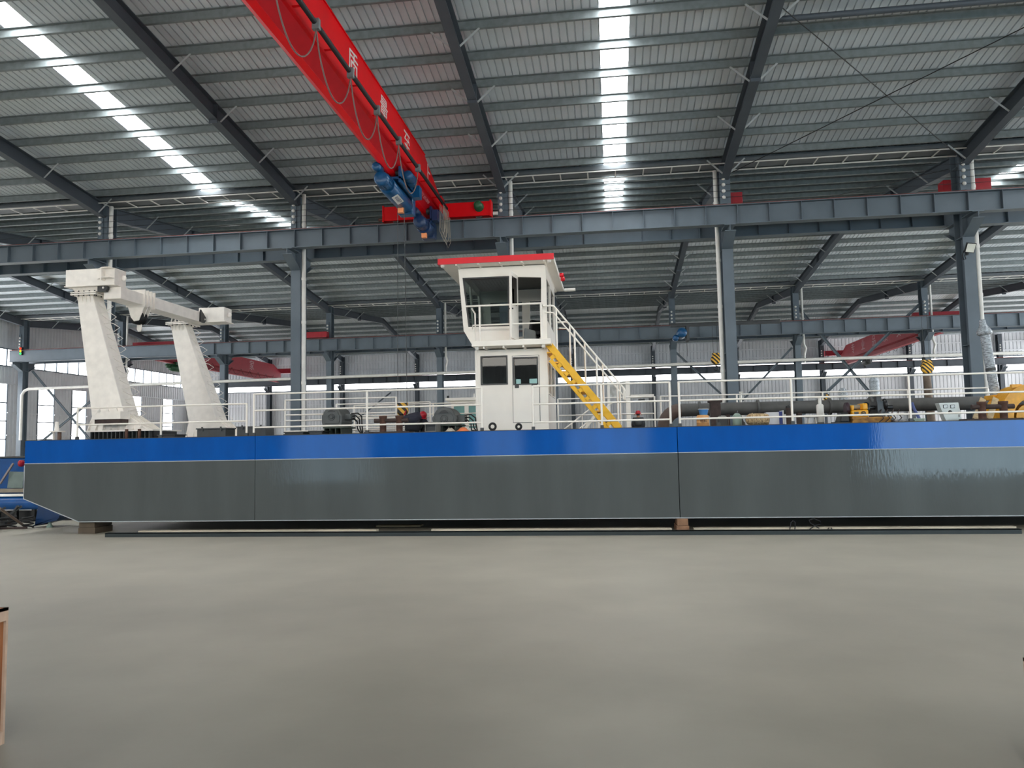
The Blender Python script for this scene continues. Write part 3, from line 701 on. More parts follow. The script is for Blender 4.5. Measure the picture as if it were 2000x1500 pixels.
railing('white deck railing beside the yellow stair, on the near edge', 18.12, (1041,1309), (1041,1175,1309), (1.03,.6,.17))
railing('long white deck railing at the right part of the near edge', 18.12, (1327,2060), (1327,1547,1778,2040), (1.03,.6,.17))
railing('white far edge railing behind the yellow stair', 24.6, (1090,1279), (1090,1279), (1.08,.55))
railing('long white far edge railing behind the machines at right', 24.6, (1291,1932), (1291,1440,1608,1775,1932), (1.08,.55))

# ------------------------------------------------------------------ white gantry (A frame)
GF, GR = 18.95, 23.35
def P3(px, py, Y): return at(px, py, Y)
t = T('lifting_gantry', 'tall white lifting gantry with two leaning legs and a cross beam at the bow', 'gantry', (-13.2, 21, DZ))
def leg(px, Y, D):
    """px: top-left, top-edge, bottom-left, bottom-edge of the front face; side depth D top/bottom"""
    a, b, c, d = [at(q[0], q[1], Y) for q in px]
    zt = (a.z+b.z)/2; zb = (c.z+d.z)/2
    for q in (a, b): q.z = zt
    for q in (c, d): q.z = zb
    mb = MB().hexa([c, d, d+V((0,D[1],0)), c+V((0,D[1],0)), a, b, b+V((0,D[0],0)), a+V((0,D[0],0))])
    return mb, a, b, c, d
mb, a, b, c, d = leg(((150,577),(181,577),(180,820),(245,820)), GF, (.45,.66))
lf = O('leg', mb, white_w, t, bevel=.02)
LEGS = [(a,b,c,d,(.45,.66),lf)]
mb, a, b, c, d = leg(((333,634),(361,634),(369,828),(426,828)), GR, (.45,.7))
lr = O('leg', mb, white_w, t, bevel=.02)
LEGS.append((a,b,c,d,(.45,.7),lr))
for li, (a, b, c, d, D, lo) in enumerate(LEGS):
    # climbing rungs on the right face
    for i in range(11):
        f = (i+.7)/11.4; e = b+(d-b)*f; dp = D[0]+(D[1]-D[0])*f
        p0 = e+V((0,dp*.25,.0)); p1 = e+V((.17,dp*.97,-.02)); p2 = e+V((-.02,dp*1.0,-.12)); p3 = e+V((.02,dp*.3,-.12))
        O('rung', MB().path([e+V((.005,dp*.3,.03)), e+V((.03,dp*.75,.09)), e+V((.05,dp,.08)), e+V((.22,dp*1.02,-.03)), e+V((.06,dp,-.13)), e+V((.05,dp*.75,-.11)), e+V((.03,dp*.3,-.03))],.009,5), white_w, lo)
    # collar with bolts
    z = a.z
    x0, x1 = a.x-.12, b.x+.16; y0 = (GF if li==0 else GR)-.1; y1 = y0+D[0]+.32
    c1 = O('collar_flange', MB().mm(x0,x1,y0,y1,z+.0,z+.035).mm(x0,x1,y0,y1,z+.05,z+.085), white_w, t)
    for i in range(5):
        x = x0+.06+(x1-x0-.12)*i/4; O('bolt', MB().tube((x,y0+.04,z-.03),(x,y0+.04,z+.12),.02,6), blk_p, c1)
    for i in range(4):
        y = y0+.1+(y1-y0-.15)*i/3; O('bolt', MB().tube((x1-.05,y,z-.03),(x1-.05,y,z+.12),.02,6), blk_p, c1)
    mb = MB()
    for i in range(4):
        x = a.x+.06+(b.x-a.x-.12)*i/3
        mb.prism([(x-.01,y0+.1,z-.02),(x-.01,y0+.02,z-.02),(x-.01,y0+.1,z-.2)],(.02,0,0)); mb.prism([(x-.01,y0+.1,z+.1),(x-.01,y0+.02,z+.1),(x-.01,y0+.1,z+.26)],(.02,0,0))
    O('collar_gusset', mb, white_w, t)
    # flared foot with ribs
    zf = c.z; zb_ = DZ+(.22 if li==0 else .02); Y0 = GF if li==0 else GR
    mb = MB().hexa([V((c.x-.1,Y0-.06,zb_)),V((d.x+.62,Y0-.06,zb_)),V((d.x+.62,Y0+D[1]+.1,zb_)),V((c.x-.1,Y0+D[1]+.1,zb_)),V((c.x,Y0,zf+.12)),V((d.x+.02,Y0,zf+.12)),V((d.x+.02,Y0+D[1],zf+.12)),V((c.x,Y0+D[1],zf+.12))])
    n = 8
    for i in range(n):
        x = c.x-.02+(d.x-c.x+.5)*i/(n-1)
        mb.prism([(x-.012,Y0-.02,zb_),(x-.012,Y0-.16,zb_),(x-.012,Y0-.02,zb_+.2+.1*(i<5))],(.024,0,0))
    for i in range(6):
        y = Y0+D[1]*(i+.5)/6
        mb.prism([(d.x+.0,y-.01,zf+.15),(d.x+.7,y-.01,zb_),(d.x+.1,y-.01,zb_)],(0,.02,0))
    O('foot', mb, white_w, t)
# cap box on the front leg
a, b = LEGS[0][0], LEGS[0][1]
pA = at(128.5,527.6,GF-.2); pB = at(224,523.5,GF-.2); pC = at(128.5,560,GF-.2)
O('neck', MB().hexa([V((a.x-.02,GF-.02,a.z+.08)),V((b.x+.14,GF-.02,a.z+.08)),V((b.x+.14,GF+.5,a.z+.08)),V((a.x-.02,GF+.5,a.z+.08)),V((a.x-.1,GF-.12,pC.z+.02)),V((b.x+.4,GF-.12,pC.z+.02)),V((b.x+.4,GF+.5,pC.z+.02)),V((a.x-.1,GF+.5,pC.z+.02))]), white_w, t)
cb = O('cap_box', MB().mm(pA.x,pB.x,GF-.2,GF+.3,pC.z,pA.z), white_w, t, bevel=.012)
O('lip', MB().mm(pA.x-.02,pB.x+.03,GF-.23,GF+.32,pC.z-.015,pC.z+.005), white_w, cb)
mb = MB()
for z in (pC.z+.16, pA.z-.03): mb.prism([(pB.x-.5,GF-.2,z),(pB.x-.25,GF-.38,z),(pB.x-.05,GF-.38,z),(pB.x,GF-.2,z)],(0,0,.02))
mb.mm(pB.x-.3,pB.x-.27,GF-.36,GF-.2,pC.z+.1,pA.z-.03)
O('guide_horn', mb, white_w, cb)
lug = pB.x+.06; O('lug', MB().lathe((lug,GF+.12,(pA.z+pC.z)/2),(0,-1,0),[(.035,0),(.075,0),(.075,.03),(.035,.03)],16), white_w, cb)
# cross beam running away over the deck
XB = at(243,556,GF+.15).x; ZT = at(243,556,GF+.15).z; ZB = atx(280,596,XB).z
O('cross_beam', MB().mm(XB-.5,XB,GF+.0,GR+.35,ZB,min(ZT,pC.z-.02)), white_w, t, bevel=.015)
ym = atx(290,575,XB).y
mb = MB()
for i in range(4): mb.mm(XB-.53,XB+.05,ym-.24+.16*i,ym-.21+.16*i,ZB-.04,ZT+.04)
O('stiffening_rib', mb, white_w, t)
zl = atx(268,628,XB-.25).z
mb = MB()
for i in range(3):
    y = ym-.2+.16*i
    mb.prism([(XB+.02,y,ZB),(XB-.5,y,ZB),(XB-.4,y,zl+.12),(XB-.3,y,zl+.0),(XB-.16,y,zl+.02)],(0,.03,0))
O('sheave_bracket', mb, white_w, t)
for i in range(2): O('sheave', MB().lathe((XB-.27,ym-.16+.16*i,zl+.12),(0,1,0),[(.03,0),(.2,0),(.15,.045),(.2,.09),(.03,.09)],20), black, t, label='black rope sheave')
O('shackle_lug', MB().prism([(XB-.34,ym,zl-.0),(XB-.2,ym,zl-.0),(XB-.2,ym,zl-.2),(XB-.24,ym,zl-.27),(XB-.3,ym,zl-.27),(XB-.34,ym,zl-.2)],(0,.03,0)), white_w, t)
# rear cap box
pA = at(378,602,GR-.1); pB = at(438,600,GR-.1); pC = at(378,630,GR-.1)
cb = O('cap_box', MB().mm(XB-.2,pB.x,GR-.1,GR+.4,pC.z,pA.z), white_w, t, bevel=.012)
O('lip', MB().mm(pA.x,pB.x+.06,GR-.14,GR+.42,pC.z-.015,pC.z+.01), white_w, cb)
O('lug', MB().lathe((pB.x+.07,GR+.12,(pA.z+pC.z)/2),(0,-1,0),[(.035,0),(.08,0),(.08,.03),(.035,.03)],16), white_w, cb)
# black pin plates
for (px,py,Y) in ((215,567,GF+.2),(361,608,GR-.1)):
    p = at(px,py,Y); x = XB+.02 if Y>20 else p.x
    if Y < 20: q = MB().prism([(p.x-.13,GF-.14,p.z-.1),(p.x+.1,GF-.14,p.z-.1),(p.x+.15,GF-.14,p.z-.03),(p.x+.15,GF-.14,p.z+.08),(p.x-.13,GF-.14,p.z+.08)],(0,.1,0)); pin = (p.x+.05,GF-.17,p.z-.0); e=(0,.05,0)
    else:
        q = MB().prism([(XB+.005,GR-.4,ZT-.02),(XB+.005,GR-.42,ZB+.0),(XB+.005,GR-.2,ZB-.02),(XB+.005,GR-.05,ZB+.06),(XB+.005,GR-.08,ZB+.16)],(.05,0,0)); pin = (XB+.05,GR-.2,ZB+.1); e=(.04,0,0)
    O('pin_plate', q, blk_p, t, label='black pin plate'); O('pin', MB().tube(pin, V(pin)+V(e), .028,12), pvc, t)
# ribbed dark seat below the front leg
pL = at(174,848,18.5); pR = at(296,848,18.5)
g = T('ribbed_pedestal', 'dark ribbed steel pedestal under the front gantry leg, with rusty pipes', 'pedestal', ((pL.x+pR.x)/2,18.9,DZ))
O('core', MB().mm(pL.x+.02,pR.x-.02,18.62,19.7,DZ,DZ+.19), blk_p, g)
O('top_plate', MB().mm(pL.x-.06,pR.x+.06,18.45,19.8,DZ+.19,DZ+.225), white_w, g, label='white top plate')
for i in range(15):
    x = pL.x+(pR.x-pL.x)*(i+.5)/15
    O('rib', MB().mm(x-.012,x+.012,18.48,18.64,DZ,DZ+.19), dgrey, g)
for px in (247,272): 
    x = at(px,850,18.42).x; O('pipe_stub', MB().tube((x,18.42,DZ),(x,18.42,DZ+.24),.04,10), rust, g)
p = at(218,812,18.75)
O('counter_box', MB().mm(p.x-.38,p.x+.42,18.5,18.9,p.z-.1,p.z+.1).prism([(p.x-.25,18.52,p.z+.1),(p.x-.15,18.52,p.z+.1),(p.x-.2,18.52,p.z+.24)],(0,.03,0)).prism([(p.x-.02,18.52,p.z+.1),(p.x+.08,18.52,p.z+.1),(p.x+.03,18.52,p.z+.24)],(0,.03,0)).prism([(p.x+.22,18.52,p.z+.1),(p.x+.32,18.52,p.z+.1),(p.x+.27,18.52,p.z+.24)],(0,.03,0)), white_w, g, label='white box on the leg foot')
O('opening', MB().mm(p.x-.34,p.x+.38,18.55,18.9,p.z-.24,p.z-.1), rust_d, g)

# ------------------------------------------------------------------ wheelhouse
WY = 19.3; WD = 3.0
t = T('wheelhouse', 'two-storey white wheelhouse with a red-edged roof and dark windows on the deck', 'wheelhouse', (-2.5, WY+1.5, DZ))
WX0, WX1 = at(930.5,760,WY).x, at(1069,760,WY).x
ZL = 4.47; TH = .06
def w2(px, py, Y=WY):
    p = at(px, py, Y); return (p.x, p.z)
def rect(x0, y0, x1, y1, Y=WY):
    a = w2(x0,y0,Y); b = w2(x1,y1,Y); return [(a[0],b[1]),(b[0],b[1]),(b[0],a[1]),(a[0],a[1])]
winA = rect(941,698.5,989.5,748.5); dwin = rect(1004,700.5,1049.5,748.8); door = rect(1000.8,696,1054.7,824)
lc = O('lower_wall', MB().plate([(WX0,DZ),(WX1,DZ),(WX1,ZL),(WX0,ZL)], [winA, dwin], (0,WY,0), (1,0,0), (0,0,1), -TH), white, t)
def shift(loop, g): 
    xs=[p[0] for p in loop]; zs_=[p[1] for p in loop]; x0,x1,z0,z1=min(xs)-g,max(xs)+g,min(zs_)-g,max(zs_)+g
    return [(x0,z0),(x1,z0),(x1,z1),(x0,z1)]
O('window_frame', MB().plate(shift(winA,.035),[winA],(0,WY-.0,0),(1,0,0),(0,0,1),.02), blk_p, lc)
dr = O('door', MB().plate(door,[dwin],(0,WY-.004,0),(1,0,0),(0,0,1),.03), white, t)

O('door_seam', MB().plate(shift(door,.012),[door],(0,WY-.001,0),(1,0,0),(0,0,1),.006), dgrey, t)
O('window_frame', MB().plate(shift(dwin,.03),[dwin],(0,WY-.034,0),(1,0,0),(0,0,1),.015), blk_p, dr)
p = at(1007+3,755,WY); O('lock_plate', MB().mm(p.x-.05,p.x+.05,WY-.06,WY-.03,p.z-.04,p.z+.04), blk_p, dr)
p = at(1045,753,WY); O('door_handle', MB().mm(p.x-.08,p.x+.06,WY-.09,WY-.06,p.z-.02,p.z+.02).mm(p.x+.02,p.x+.06,WY-.06,WY-.03,p.z-.02,p.z+.02), blk_p, dr)
for lp in (winA, dwin):
    x0,x1 = lp[0][0],lp[1][0]; z0,z1 = lp[0][1],lp[2][1]
    O('window_pane', MB().mm(x0,x1,WY+.03,WY+.036,z0,z1), glz, t)
# lower side and back walls with windows
sw = [[(.35,3.35),(1.1,3.35),(1.1,4.15),(.35,4.15)], [(1.45,3.35),(2.5,3.35),(2.5,4.15),(1.45,4.15)]]
O('lower_wall', MB().plate([(0,DZ),(WD-.08,DZ),(WD-.08,ZL),(0,ZL)], [[(y-.07,z) for y,z in lp] for lp in sw], (WX1,WY+.07,0),(0,1,0),(0,0,1), -TH), white, t)
for lp in sw: O('window_pane', MB().mm(WX1-.04,WX1-.03,WY+lp[0][0],WY+lp[1][0],lp[0][1],lp[2][1]), glz, t)
O('window_frame', MB().plate(shift(sw[0],.03),[sw[0]],(WX1+.02,WY,0),(0,1,0),(0,0,1),-.02).plate(shift(sw[1],.03),[sw[1]],(WX1+.02,WY,0),(0,1,0),(0,0,1),-.02), white, t)
O('lower_wall', MB().plate([(0,DZ),(WD-.08,DZ),(WD-.08,ZL),(0,ZL)], [], (WX0,WY+.07,0),(0,1,0),(0,0,1), TH), white, t)
bw = [[(WX0+.3,3.3),(WX0+.8,3.3),(WX0+.8,4.0),(WX0+.3,4.0)],[(WX0+1.05,3.3),(WX1-.2,3.3),(WX1-.2,4.0),(WX0+1.05,4.0)]]
O('lower_wall', MB().plate([(WX0,DZ),(WX1,DZ),(WX1,ZL),(WX0,ZL)], bw, (0,WY+WD,0),(1,0,0),(0,0,1), TH), white, t)
O('cabin_lining', MB().mm(WX0+.07,WX1-.07,WY+.1,WY+WD-.1,DZ+.01,DZ+.03).mm(WX0+.07,WX1-.07,WY+.1,WY+WD-.1,ZL-.05,ZL-.03).mm(WX0+.07,WX0+.5,WY+2.2,WY+2.8,DZ+.03,DZ+1.3), dgrey, t)
# rub strip at the bottom, corner posts
O('corner_post', MB().mm(WX0-.02,WX0+.03,WY-.02,WY+.05,DZ,ZL), white, t); O('corner_post', MB().mm(WX1-.03,WX1+.02,WY-.02,WY+.05,DZ,ZL), white, t)
# upper deck slab
SX0, SX1 = at(921,668,18.75).x, at(1076,662,18.75).x
O('upper_deck', MB().mm(SX0,SX1,18.75,WY+WD+.6,4.5,4.64), white, t, bevel=.01)
mb = MB()
for i in range(4):
    x = SX0+.3+(SX1-SX0-.5)*i/3; mb.mm(x-.02,x+.02,18.8,WY+WD+.5,4.45,4.5)
O('deck_beam', mb, white, t)
for (x) in (SX0+.12, SX1-.2): O('deck_lamp', MB().lathe((x,18.85,4.5),(0,0,-1),[(.05,0),(.05,.05),(.03,.08)],12), pvc, t)
# upper cabin
ZR = 6.62
UP_ = [w2(921,667), w2(1069,663), (w2(1065,524)[0],ZR), (w2(895,525)[0],ZR), w2(905.5,646)]
UP_[0] = (UP_[0][0],4.64); UP_[1] = (UP_[1][0],4.64)
win = [w2(914.7,639), w2(995,636.8), w2(994.7,538.8), w2(903.2,542.8)]
dop = [w2(1013,661.5), w2(1056.7,661.5), w2(1056.7,541.5), w2(1011,540.5)]
ins = lambda lp, g: [(lp[0][0]+g,lp[0][1]+g),(lp[1][0]-g,lp[1][1]+g),(lp[2][0]-g,lp[2][1]-g),(lp[3][0]+g,lp[3][1]-g)]
uw = O('upper_wall', MB().plate(UP_, [win, dop], (0,WY,0),(1,0,0),(0,0,1), -TH), white, t)
O('window_gasket', MB().plate(win,[ins(win,.04)],(0,WY+.02,0),(1,0,0),(0,0,1),.015), blk_p, uw)
O('window_pane', MB().add([(x,WY+.03,z) for x,z in win],[(0,1,2,3)]), glz, uw)
bwin = [(win[0][0]+.15,5.2),(win[1][0]+.0,5.2),(win[1][0],6.25),(win[3][0]+.25,6.25)]
bwin2 = [(dop[0][0]+.0,5.2),(dop[1][0],5.2),(dop[1][0],6.25),(dop[0][0],6.25)]
O('upper_wall', MB().plate(UP_, [bwin, bwin2], (0,WY+WD,0),(1,0,0),(0,0,1), TH), white, t)
# slanted bow windscreen side
A, B = V((UP_[4][0],0,UP_[4][1])), V((UP_[3][0],0,UP_[3][1])); vdir = (B-A); ln = vdir.length; vdir.normalize()
O('upper_wall', MB().plate([(0,0),(WD-.08,0),(WD-.08,ln),(0,ln)], [[(.15,.12),(1.3,.12),(1.3,ln-.2),(.15,ln-.2)],[(1.5,.12),(WD-.3,.12),(WD-.3,ln-.2),(1.5,ln-.2)]], (A.x,WY+.07,A.z),(0,1,0),vdir, .05), white, t)
A2 = V((UP_[0][0],0,4.64)); vd = A-A2; l2 = vd.length; vd.normalize()
O('upper_wall', MB().plate([(0,0),(WD-.08,0),(WD-.08,l2),(0,l2)], [], (A2.x,WY+.07,A2.z),(0,1,0),vd, .05), white, t)
rx = UP_[1][0]
rw = [[(.2,5.2),(1.2,5.2),(1.2,6.3),(.2,6.3)],[(1.5,5.2),(2.7,5.2),(2.7,6.3),(1.5,6.3)]]
O('upper_wall', MB().plate([(0,4.64),(WD-.08,4.64),(WD-.08,ZR),(0,ZR)], [[(y-.07,z) for y,z in lp] for lp in rw], (rx,WY+.07,0),(0,1,0),(0,0,1), -TH), white, t)
for lp in rw: O('window_pane', MB().mm(rx-.04,rx-.03,WY+lp[0][0],WY+lp[1][0],lp[0][1],lp[2][1]), glz, t)
for z_, xx in ((4.65,UP_[0][0]+.05),(ZR-.02,UP_[3][0]+.1)): O('cabin_lining', MB().mm(xx,rx-.07,WY+.07,WY+WD-.07,z_-.009,z_+.01), mat('ceiling_dark',(70,74,74),.6), t)
# open door leaf swung outward
hx = dop[3][0]; 
lf_ = MB().plate([(0,4.68),(.62,4.68),(.62,6.36),(0,6.36)], [[(.09,5.55),(.53,5.55),(.53,6.26),(.09,6.26)]], (hx,WY-.01,0), V((-.16,-.987,0)).normalized(), (0,0,1), .04)
d2 = O('open_door', lf_, white, t)
O('window_pane', MB().plate([(.09,5.55),(.53,5.55),(.53,6.26),(.09,6.26)],[],V((hx,WY-.01,0))+V((.0,.0,0)),V((-.16,-.987,0)).normalized(),(0,0,1),.008), glz, d2)
O('door_handle', MB().box((hx-.11,WY-.55,5.42),.1,.06,.03), blk_p, d2)
# inside: console and black helmsman's seat
O('control_console', MB().prism([(dop[0][0]+.05,WY+.5,4.66),(dop[0][0]+.42,WY+.5,4.66),(dop[0][0]+.38,WY+.5,5.0),(dop[0][0]+.1,WY+.5,5.08)],(0,.8,0)), inter, t, bevel=.02)
s = O('helm_seat', MB().mm(dop[1][0]-.42,dop[1][0]-.02,WY+.6,WY+1.1,4.9,5.02).mm(dop[1][0]-.3,dop[1][0]-.12,WY+.75,WY+.95,4.66,4.9).hexa([V((dop[1][0]-.4,WY+.7,5.0)),V((dop[1][0]-.3,WY+.6,5.0)),V((dop[1][0]-.02,WY+.95,5.0)),V((dop[1][0]-.1,WY+1.1,5.0)),V((dop[1][0]-.36,WY+.72,5.32)),V((dop[1][0]-.28,WY+.66,5.32)),V((dop[1][0]-.04,WY+.95,5.32)),V((dop[1][0]-.1,WY+1.05,5.32))]), seatm, t, bevel=.03)
# roof
RX0, RX1, RY0, RY1 = at(856,517,18.82).x, at(1081,505,18.82).x, 18.82, 23.0
rz0 = 6.64
O('roof', MB().mm(RX0+.02,RX1,RY0+.02,RY1,rz0,rz0+.12), white, t, bevel=.01)
O('roof_fascia', MB().mm(RX0,RX1+.01,RY0-.015,RY0+.03,rz0-.005,rz0+.145), red_b, t, label='red roof edge')
O('roof_fascia', MB().mm(RX0-.015,RX0+.02,RY0,RY0+.2,rz0-.005,rz0+.145), red_b, t, label='red roof edge')
mb = MB()
for i in range(5):
    x = RX0+.45+(RX1-RX0-.7)*i/4; mb.mm(x-.02,x+.02,RY0+.05,RY1-.05,rz0-.035,rz0)
O('roof_batten', mb, white, t)
for x in (RX0+.1,RX1-.12): O('roof_lamp', MB().lathe((x,RY0+.08,rz0),(0,-.5,-1),[(.05,0),(.055,.05),(.03,.08)],12), pvc, t)
p1 = at(1093.5,532.5,20.6); p2 = at(1096.5,540,20.6)
for p in (p1, p2): O('side_light', MB().lathe((RX1+.05,21.0+(p is p2)*.5,rz0+.06),(1,0,0),[(.0,-.04),(.06,-.04),(.065,.05),(.04,.07)],14), red_b, t, label='red side light')
O('roof_pipe', MB().tube((RX1+.02,RY1-.1,rz0+.02),(RX1+.35,RY1-.1,rz0+.02),.05,10), pvc, t)
# balcony railing
xa = at(909,598,18.8).x; xb = at(1057,593,18.8).x
rl = T('balcony_railing', 'white tube railing on the upper deck in front of the wheelhouse windows', 'railing', ((xa+xb)/2,18.8,4.64))
z1 = at(980,595.5,18.8).z; z2 = at(980,633.5,18.8).z
O('rail', MB().tube((xa,18.8,z1),(xb+.02,18.8,z1),.024,8), white, rl); O('rail', MB().path([(xa+.1,19.2,z2-.02),(xa+.18,18.8,z2),(xb,18.8,z2)],.02,8), white, rl)
O('rail', MB().tube((xb,18.8,z1),(xb+.02,19.6,z1),.022,8), white, rl)
for px in (937,997,1057): x = at(px,630,18.8).x; O('post', MB().tube((x,18.8,4.64),(x,18.8,z1),.026,8), white, rl)
O('post', MB().path([(xa+.1,19.15,z1),(xa+.2,19.05,z1-.15),(xa+.2,19.05,4.64)],.02,8), white, rl)

# ------------------------------------------------------------------ yellow stair with white handrails
YN, YFs = 19.1, 20.2
a = at(1076,668,YN); b = at(1221,840,YN)
st = T('deck_stair', 'yellow steel stair with white handrails going up to the wheelhouse upper deck', 'stair', (b.x,(YN+YFs)/2,DZ))
dirv = V((b.x-a.x,0,b.z-a.z)); L_ = dirv.length; dn = dirv.normalized(); nn = V((-dn.z,0,dn.x))
if nn.z < 0: nn = -nn
for Y in (YN, YFs):
    p = V((a.x,Y,a.z)) - nn*.08; q = p + dirv + dn*((DZ-(p+dirv).z)/dn.z if abs(dn.z)>0 else 0)
    O('stringer', MB().bar(p, q, .05, .17, (-dn.z,0,dn.x)), yellow, st, bevel=.006)
for Y in (YN, YFs):
    p = V((a.x,Y,a.z)) - nn*.30 + dn*.34; q = p + dn*((DZ-p.z)/dn.z)
    O('under_stringer', MB().bar(p, q, .05, .1, (-dn.z,0,dn.x)), yellow, st, bevel=.006)
for i in range(10):
    p = V((a.x,YN,a.z)) + dirv*((i+1.2)/10.6); 
    if (p-nn*.3).z > DZ+.02: O('tread_bracket', MB().bar(p-nn*.15, p-nn*.27, .05, .1, dn), yellow, st)
n = 9
for i in range(n):
    p = V((a.x,YN,a.z)) + dirv*((i+.7)/n) - nn*.14
    O('tread', MB().mm(p.x-.14,p.x+.12,YN+.02,YFs-.02,p.z-.02,p.z+.015), yellow, st)
for si, (Y, o) in enumerate(((YN,0),(YFs,.28))):
    p0 = V((a.x+.12+o,Y,a.z+.78-o*1.15)); up = p0 + V((0,0,0))
    k = .93
    q0 = V((a.x+.1+o, Y, a.z+.9-o*.9)); q1 = V((b.x-.0, Y, b.z+.9-.02)); q1 = q0 + dn*(L_*.93 - o*1.3)
    O('handrail', MB().path([q0+V((-.28,0,.02)), q0+V((-.06,0,.02)), q0, q0+dn*.1, q1, q1+V((.03,0,-.08)), q1+V((.0,0,-.3))],.022,8), white, st)
    r0 = q0+V((-.02,0,-.16)); O('handrail', MB().path([r0+V((-.22,0,.02)), r0, q1+V((-.02,0,-.18))],.018,8), white, st)
    for f in (.03,.3,.62,.92):
        p = q0+(q1-q0)*f; s0 = V((a.x,0,a.z)); zz = a.z + (p.x-a.x)*dirv.z/dirv.x
        O('rail_post', MB().tube((p.x,Y,zz-.02),(p.x,Y,p.z),.024,8), white, st)

# ------------------------------------------------------------------ things on the deck
def winch_housing(px0, px1, pyt, lab, Y=19.0, plain=False):
    a = at(px0,838,Y); b = at(px1,838,Y); zt = at((px0+px1)/2,pyt,Y).z; x0, x1 = a.x, b.x; w = x1-x0; cx = (x0+x1)/2
    t = T('motor_housing', lab, 'motor housing', (cx,Y+.4,DZ), 'dark motor housings')
    zc = zt-w*.40; n = 18; prof = [(x0+.05*w,DZ+.2),(x1-.05*w,DZ+.2),(x1,DZ+.32),(x1,zc)]
    prof += [(cx+cos(pi*i/n)*w*.44, zc+sin(pi*i/n)*w*.40) for i in range(1,n)] + [(x0,zc),(x0,DZ+.32)]
    O('housing', MB().prism([(x,Y,z) for x,z in prof],(0,.8,0)), winch, t, bevel=.025)
    O('face_plate', MB().prism([(cx+(x-cx)*.78,Y-.02,zc+(z-zc)*.72) for x,z in prof],(0,.02,0)), winch, t, bevel=.008)
    arc = [(cx+cos(.6+1.94*i/10)*w*.24, zc+sin(.6+1.94*i/10)*w*.27) for i in range(11)]
    O('vent_slot', MB().prism([(x,Y-.03,z) for x,z in arc],(0,.015,0)), blk_p, t)
    O('bolt_ring', MB().path([(cx+.15*w*cos(2*pi*i/24),Y-.025,zc-.08*w+.15*w*sin(2*pi*i/24)) for i in range(24)],.008,5,closed=True), dgrey, t)
    O('bolt_ring', MB().lathe((cx,Y-.02,zc-.08*w),(0,-1,0),[(.09*w,0),(.09*w,.012),(.06*w,.02)],18), winch, t)
    mb = MB().mm(x0+.1*w,x1+.1*w,Y-.05,Y+.9,DZ+.16,DZ+.2)
    for i in range(4): mb.mm(x0+.12*w+i*.27*w,x0+.15*w+i*.27*w,Y,Y+.85,DZ,DZ+.16)
    O('base_frame', mb, mat('base_green',(70,80,70),.6), t)
    O('terminal_box', MB().mm(x1-.02,x1+.16,Y+.2,Y+.6,zc-.2*w,zc+.08*w), winch, t, bevel=.015)
    for i in range(3):
        z = zc+.05-.07*i; O('hose', MB().path([(x1+.14,Y+.3+.05*i,z),(x1+.32-.05*i,Y+.3,z+.01),(x1+.44-.06*i,Y+.25,z-.08),(x1+.46-.06*i,Y+.2,z-.25),(x1+.5-.03*i,Y+.15,DZ+.02)],.018,6), black, t, label='black hose')
    return t
winch_housing(628,668,795,'dark grey round-topped motor housing with black hoses, the one further left on deck')
winch_housing(844,892,795,'dark grey round-topped motor housing beside the wheelhouse')
def bitts(px0, px1, pyt, Y, lab):
    a = at(px0,800,Y); b = at(px1,800,Y); zt = at((px0+px1)/2,pyt,Y).z; h = zt-DZ
    t = T('mooring_bitts', lab, 'mooring bitts', ((a.x+b.x)/2,Y,DZ), 'rusty double bollards on deck')
    for x in (a.x,b.x): O('bollard_post', MB().lathe((x,Y,DZ+.03),(0,0,1),[(.08,0),(.08,h-.1),(.1,h-.08),(.1,h-.03)],16), rust, t)
    z = DZ+h*.72; O('cross_bar', MB().tube((a.x-.22,Y,z),(b.x+.22,Y,z),.055,12), rust_d, t)
    O('base_plate', MB().mm(a.x-.42,b.x+.3,Y-.2,Y+.2,DZ,DZ+.035), rust_d, t)
bitts(748,780,812,18.45,'rusty brown double bollard with a cross bar near the striped hook block')
bitts(1918,1960,784,18.5,'rusty brown double bollard in front of the wooden planks at far right')
def dbox(name, px0, px1, pyt, Y, lab, cat, m, depth=.5, parts=True, group=None, bev=.01):
    a = at(px0,820,Y); b = at(px1,820,Y); zt = at((px0+px1)/2,pyt,Y).z
    zt = max(zt, DZ+.06)
    t = T(name, lab, cat, ((a.x+b.x)/2,Y+depth/2,DZ), group)
    O('body', MB().mm(a.x,b.x,Y,Y+depth,DZ,zt-.03), m, t, bevel=bev)
    O('lid', MB().mm(a.x-.02,b.x+.02,Y-.02,Y+depth+.02,zt-.03,zt), m, t)
    if parts:
        for x in (a.x+.2*(b.x-a.x), a.x+.85*(b.x-a.x)): O('clamp', MB().mm(x-.02,x+.02,Y-.04,Y-.02,zt-.08,zt+.03), dgrey, t)
    return t
dbox('deck_hatch',385,441,836,18.5,'dark grey deck hatch box at the foot of the rear gantry leg','hatch',dgrey)
dbox('deck_hatch',463,519,832.5,18.6,'dark grey deck hatch box with lid behind the railing gap','hatch',dgrey)
dbox('deck_hatch',556,592,843,18.5,'low dark hatch flat on deck left of the motor housing','hatch',blk_p,parts=False)
dbox('deck_hatch',604,629,841,18.4,'low black block on deck touching the left motor housing','hatch',blk_p,parts=False)
dbox('deck_hatch',309,342,848.5,18.5,'low dark plate on deck between the gantry legs','hatch',blk_p,parts=False)
